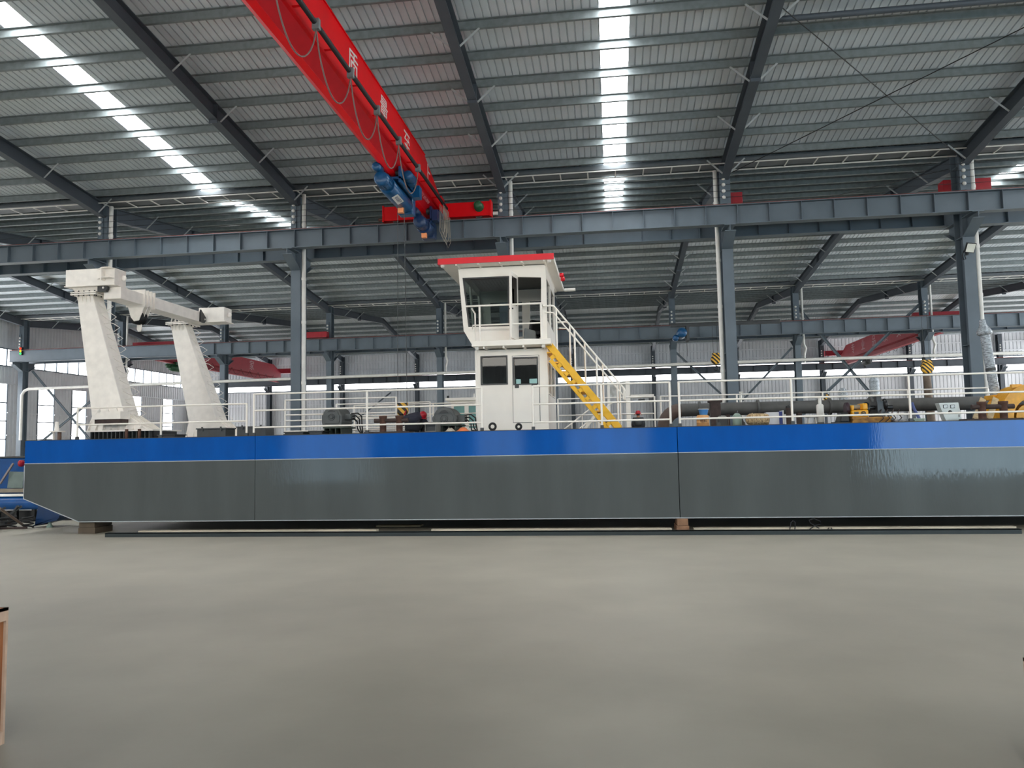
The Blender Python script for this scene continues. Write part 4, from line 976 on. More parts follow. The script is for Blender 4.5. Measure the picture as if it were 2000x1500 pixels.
# open square box section
p = at(843,836,18.3)
t = T('box_section', 'short hollow square steel section lying beside the dark motor housing', 'steel section', (p.x,18.5,DZ))
O('tube_wall', MB().plate([(-.14,0),(.14,0),(.14,.24),(-.14,.24)],[[(-.12,.02),(.12,.02),(.12,.22),(-.12,.22)]],(p.x-.03,18.3,DZ+.005),(1,0,0),(0,0,1),-.5), mat('section_grey',(120,118,114),.6), t)
O('dark_end', MB().mm(p.x-.145,p.x+.085,18.35,18.36,DZ+.02,DZ+.23), blk_p, t)
# orange cloth, rings
def cloth(px0, px1, pyt, Y, lab, m, name='orange_cloth', cat='cloth'):
    a = at(px0,834,Y); b = at(px1,834,Y); h = max(.06, at(px0,pyt,Y).z-DZ); rnd = random.Random(px0); n = 9; vs = []; fs = []
    for j in range(6):
        for i in range(n):
            u, v = i/(n-1), j/5; e = sin(pi*u)*sin(pi*v)
            vs.append((a.x+(b.x-a.x)*u, Y+.3*v, DZ+.006+max(0,e)*h*(.6+.5*rnd.random())))
    for j in range(5):
        for i in range(n-1): fs.append((j*n+i,j*n+i+1,j*n+n+i+1,j*n+n+i))
    mb = MB().add(vs,fs,True); mb.add([(v.x if hasattr(v,'x') else v[0], (v[1]), DZ+.002) for v in vs],[tuple(reversed(f)) for f in fs])
    return O(name, mb, m, label=lab, cat=cat)
cloth(890,914,834,18.35,'crumpled orange cloth lying on the deck left of the wheelhouse',orange)
cloth(868,886,834.5,18.35,'crumpled pale cloth strip on deck below the motor housing',mat('pale_cloth',(196,188,170),.8),'pale_cloth')
for (px,py,lab) in ((962,834,'black rubber ring standing on deck in front of the wheelhouse window'),(1013,832,'small white-cored black ring on deck below the wheelhouse door')):
    p = at(px,py,18.4); s_ = .075 if px<1000 else .06
    O('rubber_ring', MB().path([(p.x+s_*cos(2*pi*i/20),18.4,DZ+s_+.025+s_*sin(2*pi*i/20)) for i in range(20)],.028,8,closed=True), black, label=lab, cat='ring')
# fairlead post at the bow
p = at(111,845,18.9)
t = T('fairlead_post', 'white post with a round plate standing at the bow tip left of the railing', 'post', (p.x,18.9,DZ))
O('roller', MB().tube((p.x-.09,18.9,DZ),(p.x-.09,18.9,DZ+.22),.03,10), white, t); O('roller', MB().tube((p.x+.08,18.9,DZ),(p.x+.08,18.9,DZ+.22),.05,10), mat('roller_brown',(110,84,70),.6), t)
O('round_plate', MB().tube((p.x,18.9,DZ+.22),(p.x,18.9,DZ+.25),.2,18), white, t); O('spike', MB().tube((p.x,18.9,DZ+.25),(p.x,18.9,DZ+.5),.06,12,.04), white, t)
# barrel etc.
def barrel(px, w, pyt, Y, lab, m):
    p = at(px,824,Y); r = w/2; h = at(px,pyt,Y).z-DZ
    t = T('drum_barrel', lab, 'barrel', (p.x,Y,DZ))
    O('body', MB().lathe((p.x,Y,DZ),(0,0,1),[(r*.92,0),(r,.03),(r,h*.34),(r*1.05,h*.36),(r,h*.38),(r,h*.66),(r*1.05,h*.68),(r,h*.7),(r*.98,h*.97),(r*.9,h)],20), m, t)
    O('lid', MB().lathe((p.x,Y,DZ+h),(0,0,1),[(r*.86,0),(r*.86,.015),(r*.3,.02)],20), m, t)
    return t, p, h
tb, p, h = barrel(1373,.3,812,19.0,'squat tan barrel with dark lettering on the deck', tan)
O('lettering', text_mb('物料', .09, (p.x,19.0-.16,DZ+h*.5),(1,0,0),(0,0,1),.002), rust_d, tb)
t = T('bucket', 'small blue bucket standing on the tan barrel', 'bucket', (p.x+.02,19.0,DZ+h+.02))
O('body', MB().lathe((p.x+.02,19.0,DZ+h+.02),(0,0,1),[(.09,0),(.12,.13),(.125,.14),(.1,.13)],16), mat('bucket_blue',(70,132,196),.5), t)
O('rim', MB().path([(p.x+.02+.12*cos(2*pi*i/18),19+.12*sin(2*pi*i/18),DZ+h+.155) for i in range(18)],.01,5,closed=True), mat('rim_white',(206,210,214),.5), t)
p = at(1398,820,21.5); t = T('pipe_support', 'dark brown square post holding up the long pipe behind the barrel', 'support', (p.x,21.5,DZ))
O('shaft', MB().mm(p.x-.13,p.x+.13,21.4,21.7,DZ,DZ+.72), rust_d, t); O('saddle', MB().mm(p.x-.18,p.x+.18,21.38,21.72,DZ+.7,DZ+.75), rust_d, t)
p = at(1410,826,19.4); t = T('deck_machine', 'small black machine with a pale top on deck right of the brown post', 'machine', (p.x+.06,19.5,DZ))
O('body', MB().mm(p.x-.1,p.x+.16,19.4,19.7,DZ,DZ+.2), blk_p, t, bevel=.02); O('top', MB().mm(p.x-.06,p.x+.12,19.42,19.68,DZ+.2,DZ+.26), mat('pale_top',(150,150,140),.5), t, bevel=.015); O('wheel', MB().tube((p.x-.08,19.38,DZ+.06),(p.x-.08,19.4,DZ+.06),.05,12), dgrey, t)
# speckled roll with dark end
p = at(1461,823,18.7); q = at(1502,821,18.9)
t = T('fabric_roll', 'speckled beige roll lying on the deck', 'roll', ((p.x+q.x)/2,18.9,DZ))
O('roll', MB().lathe((p.x,18.8,DZ+.14),(q.x-p.x,.1,0),[(.04,-.03),(.1,0),(.14,.06),(.145,.3),(.135,.45),(.12,(q.x-p.x)-.02),(.05,(q.x-p.x))],16), speck, t)
O('tie', MB().path([(p.x+.12,18.8+.147*sin(2*pi*i/16),DZ+.14+.147*cos(2*pi*i/16)) for i in range(16)],.012,5,closed=True), wood, t)
p = at(1440,826,19.2); t = T('gas_bottle', 'small pale green cylinder standing left of the speckled roll', 'cylinder', (p.x,19.2,DZ))
O('body', MB().lathe((p.x,19.2,DZ),(0,0,1),[(.1,0),(.11,.02),(.11,.24),(.06,.3),(.03,.31)],16), paleg, t); O('valve', MB().tube((p.x,19.2,DZ+.3),(p.x,19.2,DZ+.37),.025,8), blk_p, t)
cloth(1446,1458,812,19.5,'heap of dark material on deck behind the pale green cylinder',mat('dark_heap',(52,54,50),.8),'dark_heap','heap')
# white and blue box
p = at(1512,822,19.3); t = T('packing_box', 'white and blue printed box on deck behind the speckled roll', 'box', (p.x,19.5,DZ))
O('body', MB().mm(p.x-.17,p.x+.12,19.3,19.6,DZ+.03,DZ+.32), mat('box_white',(214,214,216),.5), t); O('blue_panel', MB().mm(p.x+.12,p.x+.2,19.3,19.6,DZ+.03,DZ+.33), blueb, t); O('pallet', MB().mm(p.x-.2,p.x+.24,19.28,19.62,DZ,DZ+.03), blueb, t)
O('edge_post', MB().mm(p.x+.2,p.x+.23,19.28,19.62,DZ+.03,DZ+.36), pvc, t)
p = at(1541,826,19.0); t = T('rusty_post', 'short dark brown pipe post on deck left of the long railing joint', 'post', (p.x,19,DZ))
O('shaft', MB().tube((p.x,19,DZ),(p.x,19,DZ+.42),.06,12), rust_d, t); O('cap', MB().lathe((p.x,19,DZ+.42),(0,0,1),[(.065,-.02),(.065,.01),(.03,.05)],12), blk_p, t)
# long pipe line with elbow behind
p = at(1330,800,23.2); e = at(1291,815,23.2)
t = T('pipe_line', 'long dark pipe running above the deck behind the railing at right', 'pipe', (3,23.2,DZ))
zp = at(1500,797,23.2).z
O('pipe', MB().tube((p.x,23.2,zp),(14.6,23.2,zp),.19,16), pipe_d, t)
for px in (1366,1480,1620,1700): x = at(px,797,23.2).x; O('pipe_flange', MB().tube((x-.03,23.2,zp),(x+.03,23.2,zp),.25,18), pipe_d, t)
O('elbow', MB().path([(p.x,23.2,zp)]+[(p.x-.5*sin(a),23.2,zp-.5+.5*cos(a)) for a in [i*pi/2/8 for i in range(1,9)]]+[(p.x-.5,23.2,DZ)],.2,16), brown_p, t, label='brown pipe elbow')
for px in (1420,1560,1670): x = at(px,797,23.2).x; O('pipe_stand', MB().mm(x-.06,x+.06,23.1,23.3,DZ,zp-.15), rust_d, t)
# white tank and stool
p = at(1603,826,19.6); t = T('standpipe_tank', 'slim white cylinder tank with a pipe on top behind the railing', 'tank', (p.x,19.6,DZ))
O('tank', MB().lathe((p.x,19.6,DZ+.05),(0,0,1),[(.06,0),(.085,.02),(.085,.42),(.06,.45)],16), pvc, t); O('pipe', MB().tube((p.x,19.6,DZ+.5),(p.x,19.6,DZ+.68),.04,10), pvc, t); O('foot', MB().mm(p.x-.07,p.x+.07,19.53,19.67,DZ,DZ+.05), dgrey, t)
p = at(1586,826,19.6); t = T('stool', 'small white stool beside the slim white tank', 'stool', (p.x,19.6,DZ))
O('seat', MB().lathe((p.x,19.6,DZ+.17),(0,0,1),[(.12,0),(.15,.01),(.15,.035),(.1,.045)],16), pvc, t)
for i in range(4): O('leg', MB().tube((p.x+.1*cos(i*pi/2+.7),19.6+.1*sin(i*pi/2+.7),DZ+.18),(p.x+.13*cos(i*pi/2+.7),19.6+.13*sin(i*pi/2+.7),DZ),.014,6), pvc, t)
# yellow pipe machine
Ym = 18.7; a = at(1665,822,Ym); b = at(1743,820,Ym); z0 = DZ
t = T('pipe_machine', 'yellow and black machine with rusty base on the deck at right', 'machine', ((a.x+b.x)/2,Ym+.3,DZ))
xm = at(1697,815,Ym).x
O('base', MB().mm(a.x,b.x,Ym,Ym+.6,z0,z0+.05).mm(a.x+.02,b.x-.02,Ym+.04,Ym+.56,z0+.05,z0+.1).mm(a.x,b.x,Ym,Ym+.6,z0+.1,z0+.14), mat('rusty_yellow',(206,150,58),.6,rgb2=(120,78,44),scale=7), t)
O('gear_case', MB().mm(a.x,xm,Ym,Ym+.5,z0+.14,z0+.3), myel, t, bevel=.02)
O('chuck_housing', MB().mm(xm-.12,xm,Ym+.02,Ym+.48,z0+.3,z0+.46), myel, t, bevel=.03); O('chuck_housing', MB().mm(a.x,a.x+.06,Ym+.02,Ym+.48,z0+.3,z0+.42), myel, t, bevel=.02)
O('spindle', MB().tube((a.x,Ym+.25,z0+.38),(xm+.1,Ym+.25,z0+.38),.06,12), mat('spindle_grey',(150,146,130),.5), t)
O('chuck', MB().lathe((xm+.0,Ym+.25,z0+.34),(1,0,0),[(.15,0),(.16,.03),(.15,.07)],18), blk_p, t); O('chuck', MB().lathe((a.x-.08,Ym+.25,z0+.34),(1,0,0),[(.15,0),(.16,.05),(.15,.08)],18), mat('plum',(58,40,48),.5), t)
O('motor', MB().hexa([(a.x-.26,Ym+.05,z0+.04),(a.x-.04,Ym+.05,z0+.04),(a.x-.04,Ym+.5,z0+.04),(a.x-.26,Ym+.5,z0+.04),(a.x-.2,Ym+.1,z0+.26),(a.x-.04,Ym+.1,z0+.26),(a.x-.04,Ym+.45,z0+.26),(a.x-.2,Ym+.45,z0+.26)]), blk_p, t, bevel=.02)
O('motor_foot', MB().mm(a.x-.36,a.x-.02,Ym+.1,Ym+.45,z0,z0+.04), dgrey, t)
O('switch', MB().mm(a.x+.05,a.x+.14,Ym-.02,Ym,z0+.2,z0+.26), blk_p, t); O('hand_wheel', MB().path([(xm-.12+.045*cos(2*pi*i/14),Ym-.03,z0+.22+.045*sin(2*pi*i/14)) for i in range(14)],.012,5,closed=True).mm(xm-.14,xm-.1,Ym-.04,Ym,z0+.2,z0+.24), blk_p, t)
O('carriage', MB().mm(xm+.22,xm+.38,Ym+.05,Ym+.5,z0+.14,z0+.5).tube((xm+.1,Ym+.25,z0+.36),(b.x+.1,Ym+.25,z0+.36),.05,10).mm(xm+.14,xm+.46,Ym+.1,Ym+.4,z0+.62,z0+.65).mm(xm+.24,xm+.34,Ym+.15,Ym+.35,z0+.5,z0+.62).lathe((xm+.36,Ym+.1,z0+.42),(1,0,0),[(.1,0),(.14,.02),(.14,.06),(.1,.08)],16), blk_p, t)
for i in range(4):
    x = xm+.3+.13*i; O('hose', MB().path([(x,Ym+.03,z0+.3),(x-.06,Ym-.03,z0+.22),(x+.02,Ym-.03,z0+.1),(x-.08,Ym-.02,z0+.01)],.013,5), rust_d, t)
dbox('tool_tray',1748,1776,821,18.6,'low tray of pale scraps on deck right of the yellow machine','tray',mat('tray_mix',(186,178,172),.6,rgb2=(70,76,96),scale=16),parts=False)
dbox('green_case',1786,1806,817,18.7,'small pale green and white case behind the railing post at right','case',mat('case_green',(176,190,170),.5),parts=False)
# blue strap hanging by the post
p = at(1795,826,18.9); O('blue_strap', MB().path([(p.x-.1,19.0,DZ+.46),(p.x-.06,18.98,DZ+.3),(p.x,18.95,DZ+.15),(p.x+.03,18.9,DZ+.02)],.035,6), mat('strap_blue',(84,98,150),.7), label='blue grey strap hanging down beside the control box', cat='strap')
# control box
Yc = 18.8; P_ = [at(1848,823,Yc),at(1880,822,Yc),at(1872,786,Yc),at(1833,787,Yc)]
for q in P_[:2]: q.z = DZ+.0
t = T('control_box', 'tilted white electrical control box with two square gauges and a black knob', 'control box', ((P_[0].x+P_[1].x)/2,Yc+.15,DZ))
O('cabinet', MB().prism([(q.x,Yc,q.z) for q in P_],(0,.22,0)), mat('cabinet_white',(214,220,216),.4), t, bevel=.008)
for px,py in ((1846,794),(1860,794)):
    q = at(px,py,Yc); m_ = O('meter', MB().mm(q.x-.045,q.x+.045,Yc-.02,Yc,q.z-.04,q.z+.04), blk_p, t, label='square meter'); O('dial', MB().mm(q.x-.035,q.x+.035,Yc-.024,Yc-.02,q.z-.03,q.z+.03), dial, m_); O('needle', MB().prism([(q.x+.02,Yc-.027,q.z-.025),(q.x+.03,Yc-.027,q.z-.025),(q.x-.01,Yc-.027,q.z+.02)],(0,.002,0)), blk_p, m_)
q = at(1855.5,804.5,Yc); O('knob', MB().lathe((q.x,Yc,q.z),(0,-1,0),[(.04,0),(.04,.02),(.025,.04)],14), blk_p, t)
q = at(1873,812,Yc); O('latch', MB().mm(q.x-.008,q.x+.008,Yc-.01,Yc,q.z-.03,q.z+.03), dgrey, t)
# wrapped column and yellow base, planks, yellow wheel
def wrapped(pb, pt, Y, r, lab, zb, head=True, base=None, pxb=None, tap=1.):
    b = at(pb[0],pb[1],Y); tp = at(pt[0],pt[1],Y); b.z = max(b.z, zb)
    t = T('wrapped_cylinder', lab, 'wrapped cylinder', (b.x,Y,zb), 'plastic-wrapped cylinders')
    d = tp-b; L_ = d.length; d.normalize(); rnd = random.Random(int(pb[0])); prof = []; n = int(L_/.05)
    for i in range(n+1):
        h = L_*.8*i/n; prof.append((r*(1+.1*(rnd.random()-.5)), h))
    O('shaft', MB().lathe(b, d, prof, 16), foil, t)
    if head: O('head', MB().lathe(b, d, [(r*1.0,L_*.79),(r*1.5,L_*.8),(r*1.6,L_*.835),(r*1.3,L_*.87),(r*.95,L_*.9),(r*.7,L_*.935),(r*.66,L_*.99),(r*.5,L_)],16), foil, t)
    else: O('head', MB().lathe(b, d, [(r*1.0,L_*.79),(r*1.15,L_*.82),(r*.8,L_*.9),(r*.4,L_)],14), foil, t)
    O('band', MB().lathe(b, d, [(r*1.06,L_*.32),(r*1.07,L_*.33),(r*1.06,L_*.36)],16), dgrey, t)
    return t
Yw = 20.3
wrapped((1944,772),(1918,624),Yw,.11,'tall leaning cylinder wrapped in silvery plastic at far right',DZ+.5)
a = at(1931,772,Yw); b = at(1960,772,Yw)
t = T('cylinder_base', 'yellow steel pedestal under the tall plastic-wrapped cylinder', 'pedestal', ((a.x+b.x)/2,Yw,DZ))
zt = at(1945,772,Yw).z
O('cap', MB().mm(a.x,b.x,Yw-.2,Yw+.25,zt-.12,zt), myel, t, bevel=.015); O('stem', MB().mm(a.x+.12,b.x-.04,Yw-.16,Yw+.2,DZ,zt-.12), myel, t); O('foot', MB().tube((a.x+.2,Yw-.2,DZ+.08),(a.x+.2,Yw-.14,DZ+.08),.09,14), blk_p, t); O('gusset', MB().prism([(b.x-.04,Yw,DZ),(b.x+.16,Yw,DZ),(b.x-.04,Yw,zt-.2)],(0,.03,0)), myel, t)
for (p0,p1,lab,dy) in (((1905,820),(1920,779),'pale wooden plank leaning behind the rusty bollard, the left one',.0),((1932,818),(1945,778),'pale wooden plank leaning behind the rusty bollard, the right one',.05)):
    a = at(*p0,18.9+dy); b = at(*p1,19.3+dy); a.z = DZ+.03
    O('wood_plank', MB().bar(a,b,.13,.035,(0,-1,.2)), wood, label=lab, cat='plank', group='planks leaning on the bollard')
# yellow arched guard at the right edge
xc = at(2018,815,19.6).x; zc = DZ+.06; cc = V((xc,0,zc))
t = T('winch_guard', 'big yellow arched winch guard cut off by the right edge of the photo', 'winch guard', (xc,19.9,DZ))
def ring(c, r0, r1, y0, y1, a0, a1, n=30):
    mb = MB()
    q = lambda r,a,y: V((c.x+r*cos(a),y,c.z+r*sin(a)*1.1))
    for i in range(n):
        aa = a0+(a1-a0)*i/n; ab = a0+(a1-a0)*(i+1)/n
        mb.hexa([q(r0,aa,y0),q(r1,aa,y0),q(r1,aa,y1),q(r0,aa,y1),q(r0,ab,y0),q(r1,ab,y0),q(r1,ab,y1),q(r0,ab,y1)])
    return mb
O('arch_plate', ring(cc,.42,.7,19.6,19.63,0,pi), myel, t); O('arch_plate', ring(cc,.42,.7,20.3,20.33,0,pi), myel, t)
O('arch_rim', ring(cc,.7,.73,19.57,20.36,0,pi), myel, t); O('inner_hub', ring(cc,.05,.3,19.75,20.2,0,pi), myel, t)
O('base_plate', MB().mm(xc-.78,xc+.78,19.5,20.4,DZ,DZ+.05), dgrey, t)
O('lifting_eye', MB().mm(xc-.42,xc-.2,19.6,19.7,zc+.72,zc+.8), myel, t)

# ------------------------------------------------------------------ people
def skin_mesh(nodes, edges, sub=1):
    me = bpy.data.meshes.new('s'); me.from_pydata([n[0] for n in nodes], edges, []); ob = bpy.data.objects.new('s', me); COL.objects.link(ob)
    md = ob.modifiers.new('S','SKIN'); md.use_smooth_shade = True; sl = me.skin_vertices[0].data
    for i, n in enumerate(nodes): sl[i].radius = n[1] if isinstance(n[1], tuple) else (n[1], n[1])
    sl[0].use_root = True
    s2 = ob.modifiers.new('U','SUBSURF'); s2.levels = sub; s2.render_levels = sub
    bpy.context.view_layer.update(); em = bpy.data.meshes.new_from_object(ob.evaluated_get(bpy.context.evaluated_depsgraph_get()))
    mb = MB(); mb.add([v.co.copy() for v in em.vertices], [tuple(f.vertices) for f in em.polygons], True)
    bpy.data.objects.remove(ob); bpy.data.meshes.remove(me); bpy.data.meshes.remove(em); return mb
def helmet(c, r, d=(0,0,1)):
    c = V(c); return MB().lathe(c, d, [(r*1.02,-r*.35),(r*1.05,-.02),(r*1.0,r*.3),(r*.8,r*.7),(r*.45,r*.95),(.001,r*1.02)], 20).lathe(c, d, [(r*1.02,-r*.36),(r*1.35,-r*.42),(r*1.35,-r*.46),(r*1.0,-r*.42)],20)
def hand(mb_nodes, wrist, dirv, side):
    """palm plus five short finger chains"""
    w = V(wrist); d = V(dirv).normalized(); s = V(side).normalized(); nodes = [(w,.026),(w+d*.05,.036)]; edges = [(0,1)]
    for i, (o, l) in enumerate(((-.033,.062),(-.011,.076),(.011,.07),(.033,.052))):
        k = len(nodes); nodes += [(w+d*.085+s*o,.0105),(w+d*(.085+l*.6)+s*o,.009),(w+d*(.085+l)+s*o-V((0,0,.02)),.008)]; edges += [(1,k),(k,k+1),(k+1,k+2)]
    k = len(nodes); nodes += [(w+d*.045-s*.045,.011),(w+d*.085-s*.065,.009)]; edges += [(0,k),(k,k+1)]
    return skin_mesh(nodes, edges, 1)
def face(c, f, up, parent):
    c, f, up = V(c), V(f).normalized(), V(up).normalized(); s = f.cross(up)
    O('nose', MB().lathe(c+f*.085-up*.01, f, [(.018,0),(.012,.02),(.003,.03)],8), skin, parent)
    for g in (-1,1):
        O('eye', MB().lathe(c+f*.082+s*g*.032+up*.02, f, [(.012,0),(.008,.006)],8), blk_p, parent)
        O('ear', MB().lathe(c+s*g*.075, s*g, [(.028,0),(.02,.02),(.005,.025)],10), skin, parent)
    O('mouth', MB().box(c+f*.082-up*.05,.04,.012,.008), mat('lip',(150,84,78),.5), parent)
# crouching worker beside the right-hand motor housing: back to the viewer, leaning
B = at(806,836,20.0); bx, by, bz = B.x, 20.0, DZ
hd = at(821,814,20.0); lh = at(790,806,20.0)
body = [((bx,by+.05,bz+.22),.13),((bx+.02,by+.12,bz+.38),.14),((bx+.06,by+.18,bz+.5),.12),((bx+.14,by+.2,bz+.5),.06),((hd.x-.02,by+.22,hd.z-.06),.075),((hd.x+.02,by+.22,hd.z+.02),.09),
        ((bx-.16,by+.14,bz+.46),.06),((bx-.25,by+.12,bz+.42),.045),((lh.x-.03,by+.1,lh.z-.06),.032),
        ((bx+.2,by+.22,bz+.4),.055),((bx+.3,by+.32,bz+.24),.042),((bx+.3,by+.46,bz+.14),.03),
        ((bx-.13,by+.1,bz+.2),.09),((bx-.2,by+.38,bz+.3),.07),((bx-.18,by+.3,bz+.06),.05),((bx-.18,by+.42,bz+.035),.04),
        ((bx+.13,by+.1,bz+.2),.09),((bx+.2,by+.38,bz+.3),.07),((bx+.18,by+.3,bz+.06),.05),((bx+.18,by+.42,bz+.035),.04)]
ed = [(0,1),(1,2),(2,3),(3,4),(4,5),(2,6),(6,7),(7,8),(2,9),(9,10),(10,11),(0,12),(12,13),(13,14),(14,15),(0,16),(16,17),(17,18),(18,19)]
t = T('person', 'crouching worker in navy with red helmet, one red-gloved hand raised', 'person', (bx,by,bz))
O('body', skin_mesh(body, ed, 2), skin, t)
fat = lambda idx, g: [(body[i][0], body[i][1]+g) for i in idx]
O('jacket', skin_mesh(fat([0,1,2,6,7,8,9,10,11,3],.045), [(0,1),(1,2),(2,3),(3,4),(4,5),(2,6),(6,7),(7,8),(2,9)], 2), navy, t)
O('trousers', skin_mesh(fat([0,12,13,14,16,17,18],.028), [(0,1),(1,2),(2,3),(0,4),(4,5),(5,6)], 2), trous, t)
O('helmet', helmet((hd.x+.02,by+.2,hd.z+.05), .105, (.45,-.25,.8)), helm, t)
O('glove', hand(None,(lh.x-.03,by+.1,lh.z-.07),(.35,0,1),(0,1,0)), glove, t); O('glove', hand(None,(bx+.3,by+.46,bz+.15),(0,.5,-.6),(1,0,0)), glove, t)
for sx in (-.18,.18): O('boot', MB().box((bx+sx,by+.36,bz+.045),.1,.26,.09), blk_p, t, bevel=.03)
face((hd.x+.02,by+.22,hd.z+.0),(.3,1,-.3),(.2,.2,1),t)
# seated worker seen from behind near the stair foot
B = at(1247,832,21.6); bx, by, bz = B.x, 21.6, DZ; hz_ = at(1246,808,21.6).z
sc = (hz_-bz)/.72
q = lambda x,y,z: (bx+x*sc, by+y*sc, bz+z*sc)
body = [(q(0,0,.13),.13*sc),(q(0,.03,.32),.13*sc),(q(0,.05,.48),.125*sc),(q(0,.07,.57),.055*sc),(q(0,.09,.66),.078*sc),(q(0,.09,.74),.085*sc),
        (q(-.16,.05,.47),.06*sc),(q(-.22,.05,.28),.048*sc),(q(-.2,.2,.1),.032*sc),(q(.16,.05,.47),.06*sc),(q(.22,.05,.28),.048*sc),(q(.2,.2,.1),.032*sc),
        (q(-.1,.06,.12),.09*sc),(q(-.14,.42,.24),.068*sc),(q(-.14,.5,.06),.05*sc),(q(-.14,.6,.035),.04*sc),(q(.1,.06,.12),.09*sc),(q(.14,.42,.24),.068*sc),(q(.14,.5,.06),.05*sc),(q(.14,.6,.035),.04*sc)]
ed = [(0,1),(1,2),(2,3),(3,4),(4,5),(2,6),(6,7),(7,8),(2,9),(9,10),(10,11),(0,12),(12,13),(13,14),(14,15),(0,16),(16,17),(17,18),(18,19)]
t = T('person', 'worker in dark grey jacket and red helmet sitting right of the yellow stair', 'person', (bx,by,bz))
O('body', skin_mesh(body, ed, 2), skin, t)
O('jacket', skin_mesh(fat([0,1,2,6,7,8,9,10,11],.04), [(0,1),(1,2),(2,3),(3,4),(4,5),(2,6),(6,7),(7,8)], 2), charc, t)
O('trousers', skin_mesh(fat([0,12,13,14,16,17,18],.025), [(0,1),(1,2),(2,3),(0,4),(4,5),(5,6)], 2), trous, t)
O('helmet', helmet(q(0,.085,.76), .115*sc), helm, t)
O('hair', MB().lathe(q(0,.07,.7),(0,0,1),[(.07*sc,-.06*sc),(.088*sc,0),(.09*sc,.05*sc)],14), blk_p, t)
for sx in (-1,1): O('hand', hand(None,q(.2*sx,.2,.1),(0,.8,-.5),(sx,0,0)), skin, t); O('boot', MB().box(q(.14*sx,.56,.05),.1*sc,.26*sc,.09*sc), blk_p, t, bevel=.03)
face(q(0,.1,.68),(0,1,0),(0,0,1),t)

# ------------------------------------------------------------------ further boats and frames in the hall
# second small white cabin
Yb = 31.0; a = at(882,836,Yb); b = at(944,836,Yb); z1 = at(900,783,Yb).z; z0 = 0
t = T('boat_cabin', 'small far white boat cabin with pale green windows, left of the wheelhouse', 'boat cabin', ((a.x+b.x)/2,Yb+.8,1.6))
zb = 1.6
wh = [[(a.x+.1,2.75),(a.x+.55,2.75),(a.x+.55,z1-.2),(a.x+.1,z1-.2)],[(a.x+.72,2.75),(b.x-.1,2.75),(b.x-.1,z1-.2),(a.x+.72,z1-.2)]]
O('front_wall', MB().plate([(a.x,zb),(b.x,zb),(b.x,z1),(a.x,z1)],wh,(0,Yb,0),(1,0,0),(0,0,1),-.06), white, t)
for lp in wh: O('window_pane', MB().mm(lp[0][0],lp[1][0],Yb+.03,Yb+.035,lp[0][1],lp[2][1]), mat('pane_teal',(110,160,156),.1), t)
for x in (a.x,b.x-.06): O('side_wall', MB().mm(x,x+.06,Yb+.07,Yb+1.6,zb,z1), white, t)
O('roof', MB().mm(a.x-.2,b.x+.2,Yb-.25,Yb+1.8,z1,z1+.12), white, t, bevel=.02)
O('roof_lamp', MB().lathe((a.x-.1,Yb-.15,z1+.12),(0,0,1),[(.05,0),(.05,.08),(.03,.1)],10), blk_p, t); O('mast', MB().tube((b.x-.4,Yb+.2,z1+.12),(b.x-.4,Yb+.2,z1+.3),.02,6), white, t)
O('support', MB().mm(a.x+.1,b.x-.1,Yb+.2,Yb+1.4,0,zb), dgrey, t)
# white ladder stair of another boat
Ys = 30.0; a = at(1100,840,Ys); b = at(1168,786,Ys)
t = T('gangway_stair', 'thin white stair with railings of another boat, rising right behind the yellow stair', 'stair', (a.x,Ys,1.2))
d = b-a
for (o, r) in ((V((0,0,0)),.025),(V((.55,0,-.02)),.025)): O('handrail', MB().tube(a+o,b+o,r,8), white, t)
for f in (.25,.55,.85):
    p = a+d*f; O('rail_post', MB().tube(p,p-V((0,0,.9)),.022,6), white, t); p = p+V((.55,0,0)); O('rail_post', MB().tube(p,p-V((0,0,.9)),.022,6), white, t)
g0 = at(1135,846,Ys); g1 = at(1172,800,Ys)
O('stringer', MB().bar(g0-V((.6,0,.75)),g1+V((0,0,.0)),.5,.1,(-1,0,1)), white, t)
O('stand', MB().mm(g1.x-.1,g1.x+.3,Ys-.3,Ys+.3,0,g1.z), white, t)
# white frame with dirty panel
Yp = 30.5; a = at(1193,830,Yp); b = at(1229,745,Yp)
t = T('panel_frame', 'white steel frame with a dusty panel behind the lower end of the yellow stair', 'steel frame', ((a.x+b.x)/2,Yp,0))
O('panel', MB().mm(a.x,b.x-.15,Yp,Yp+.05,at(1200,776,Yp).z,b.z), mat('dusty_panel',(206,208,206),.6,rgb2=(160,158,150),scale=6), t)
O('post', MB().mm(b.x-.15,b.x+.02,Yp-.1,Yp+.1,0,b.z+.02), white, t); O('post', MB().mm(a.x-.1,a.x,Yp-.08,Yp+.08,0,b.z), white, t)
xe = at(1277,775,Yp).x; zz = at(1240,774,Yp).z
O('arm', MB().mm(b.x,xe,Yp-.1,Yp+.1,zz-.06,zz+.06), white, t)
O('arm_lamp', MB().box((b.x+.45,Yp-.05,zz-.16),.25,.12,.1), dgrey, t); O('arm_lamp', MB().box((xe-.1,Yp-.05,zz-.14),.2,.12,.1), dgrey, t)
# white posts further right
for px, lab in ((1433,'white slim mast standing far behind the speckled roll, the left one'),(1447,'white slim mast with a bracket far behind the speckled roll')):
    p = at(px,800,30); t = T('slim_mast', lab, 'mast', (p.x,30,0)); O('pole', MB().tube((p.x,30,0),(p.x,30,at(px,768,30).z),.06,10), pvc, t); O('cap', MB().mm(p.x-.1,p.x+.1,29.9,30.1,at(px,768,30).z,at(px,768,30).z+.06), pvc, t); O('collar', MB().mm(p.x-.12,p.x+.12,29.88,30.12,at(px,812,30).z,at(px,806,30).z), pvc, t)
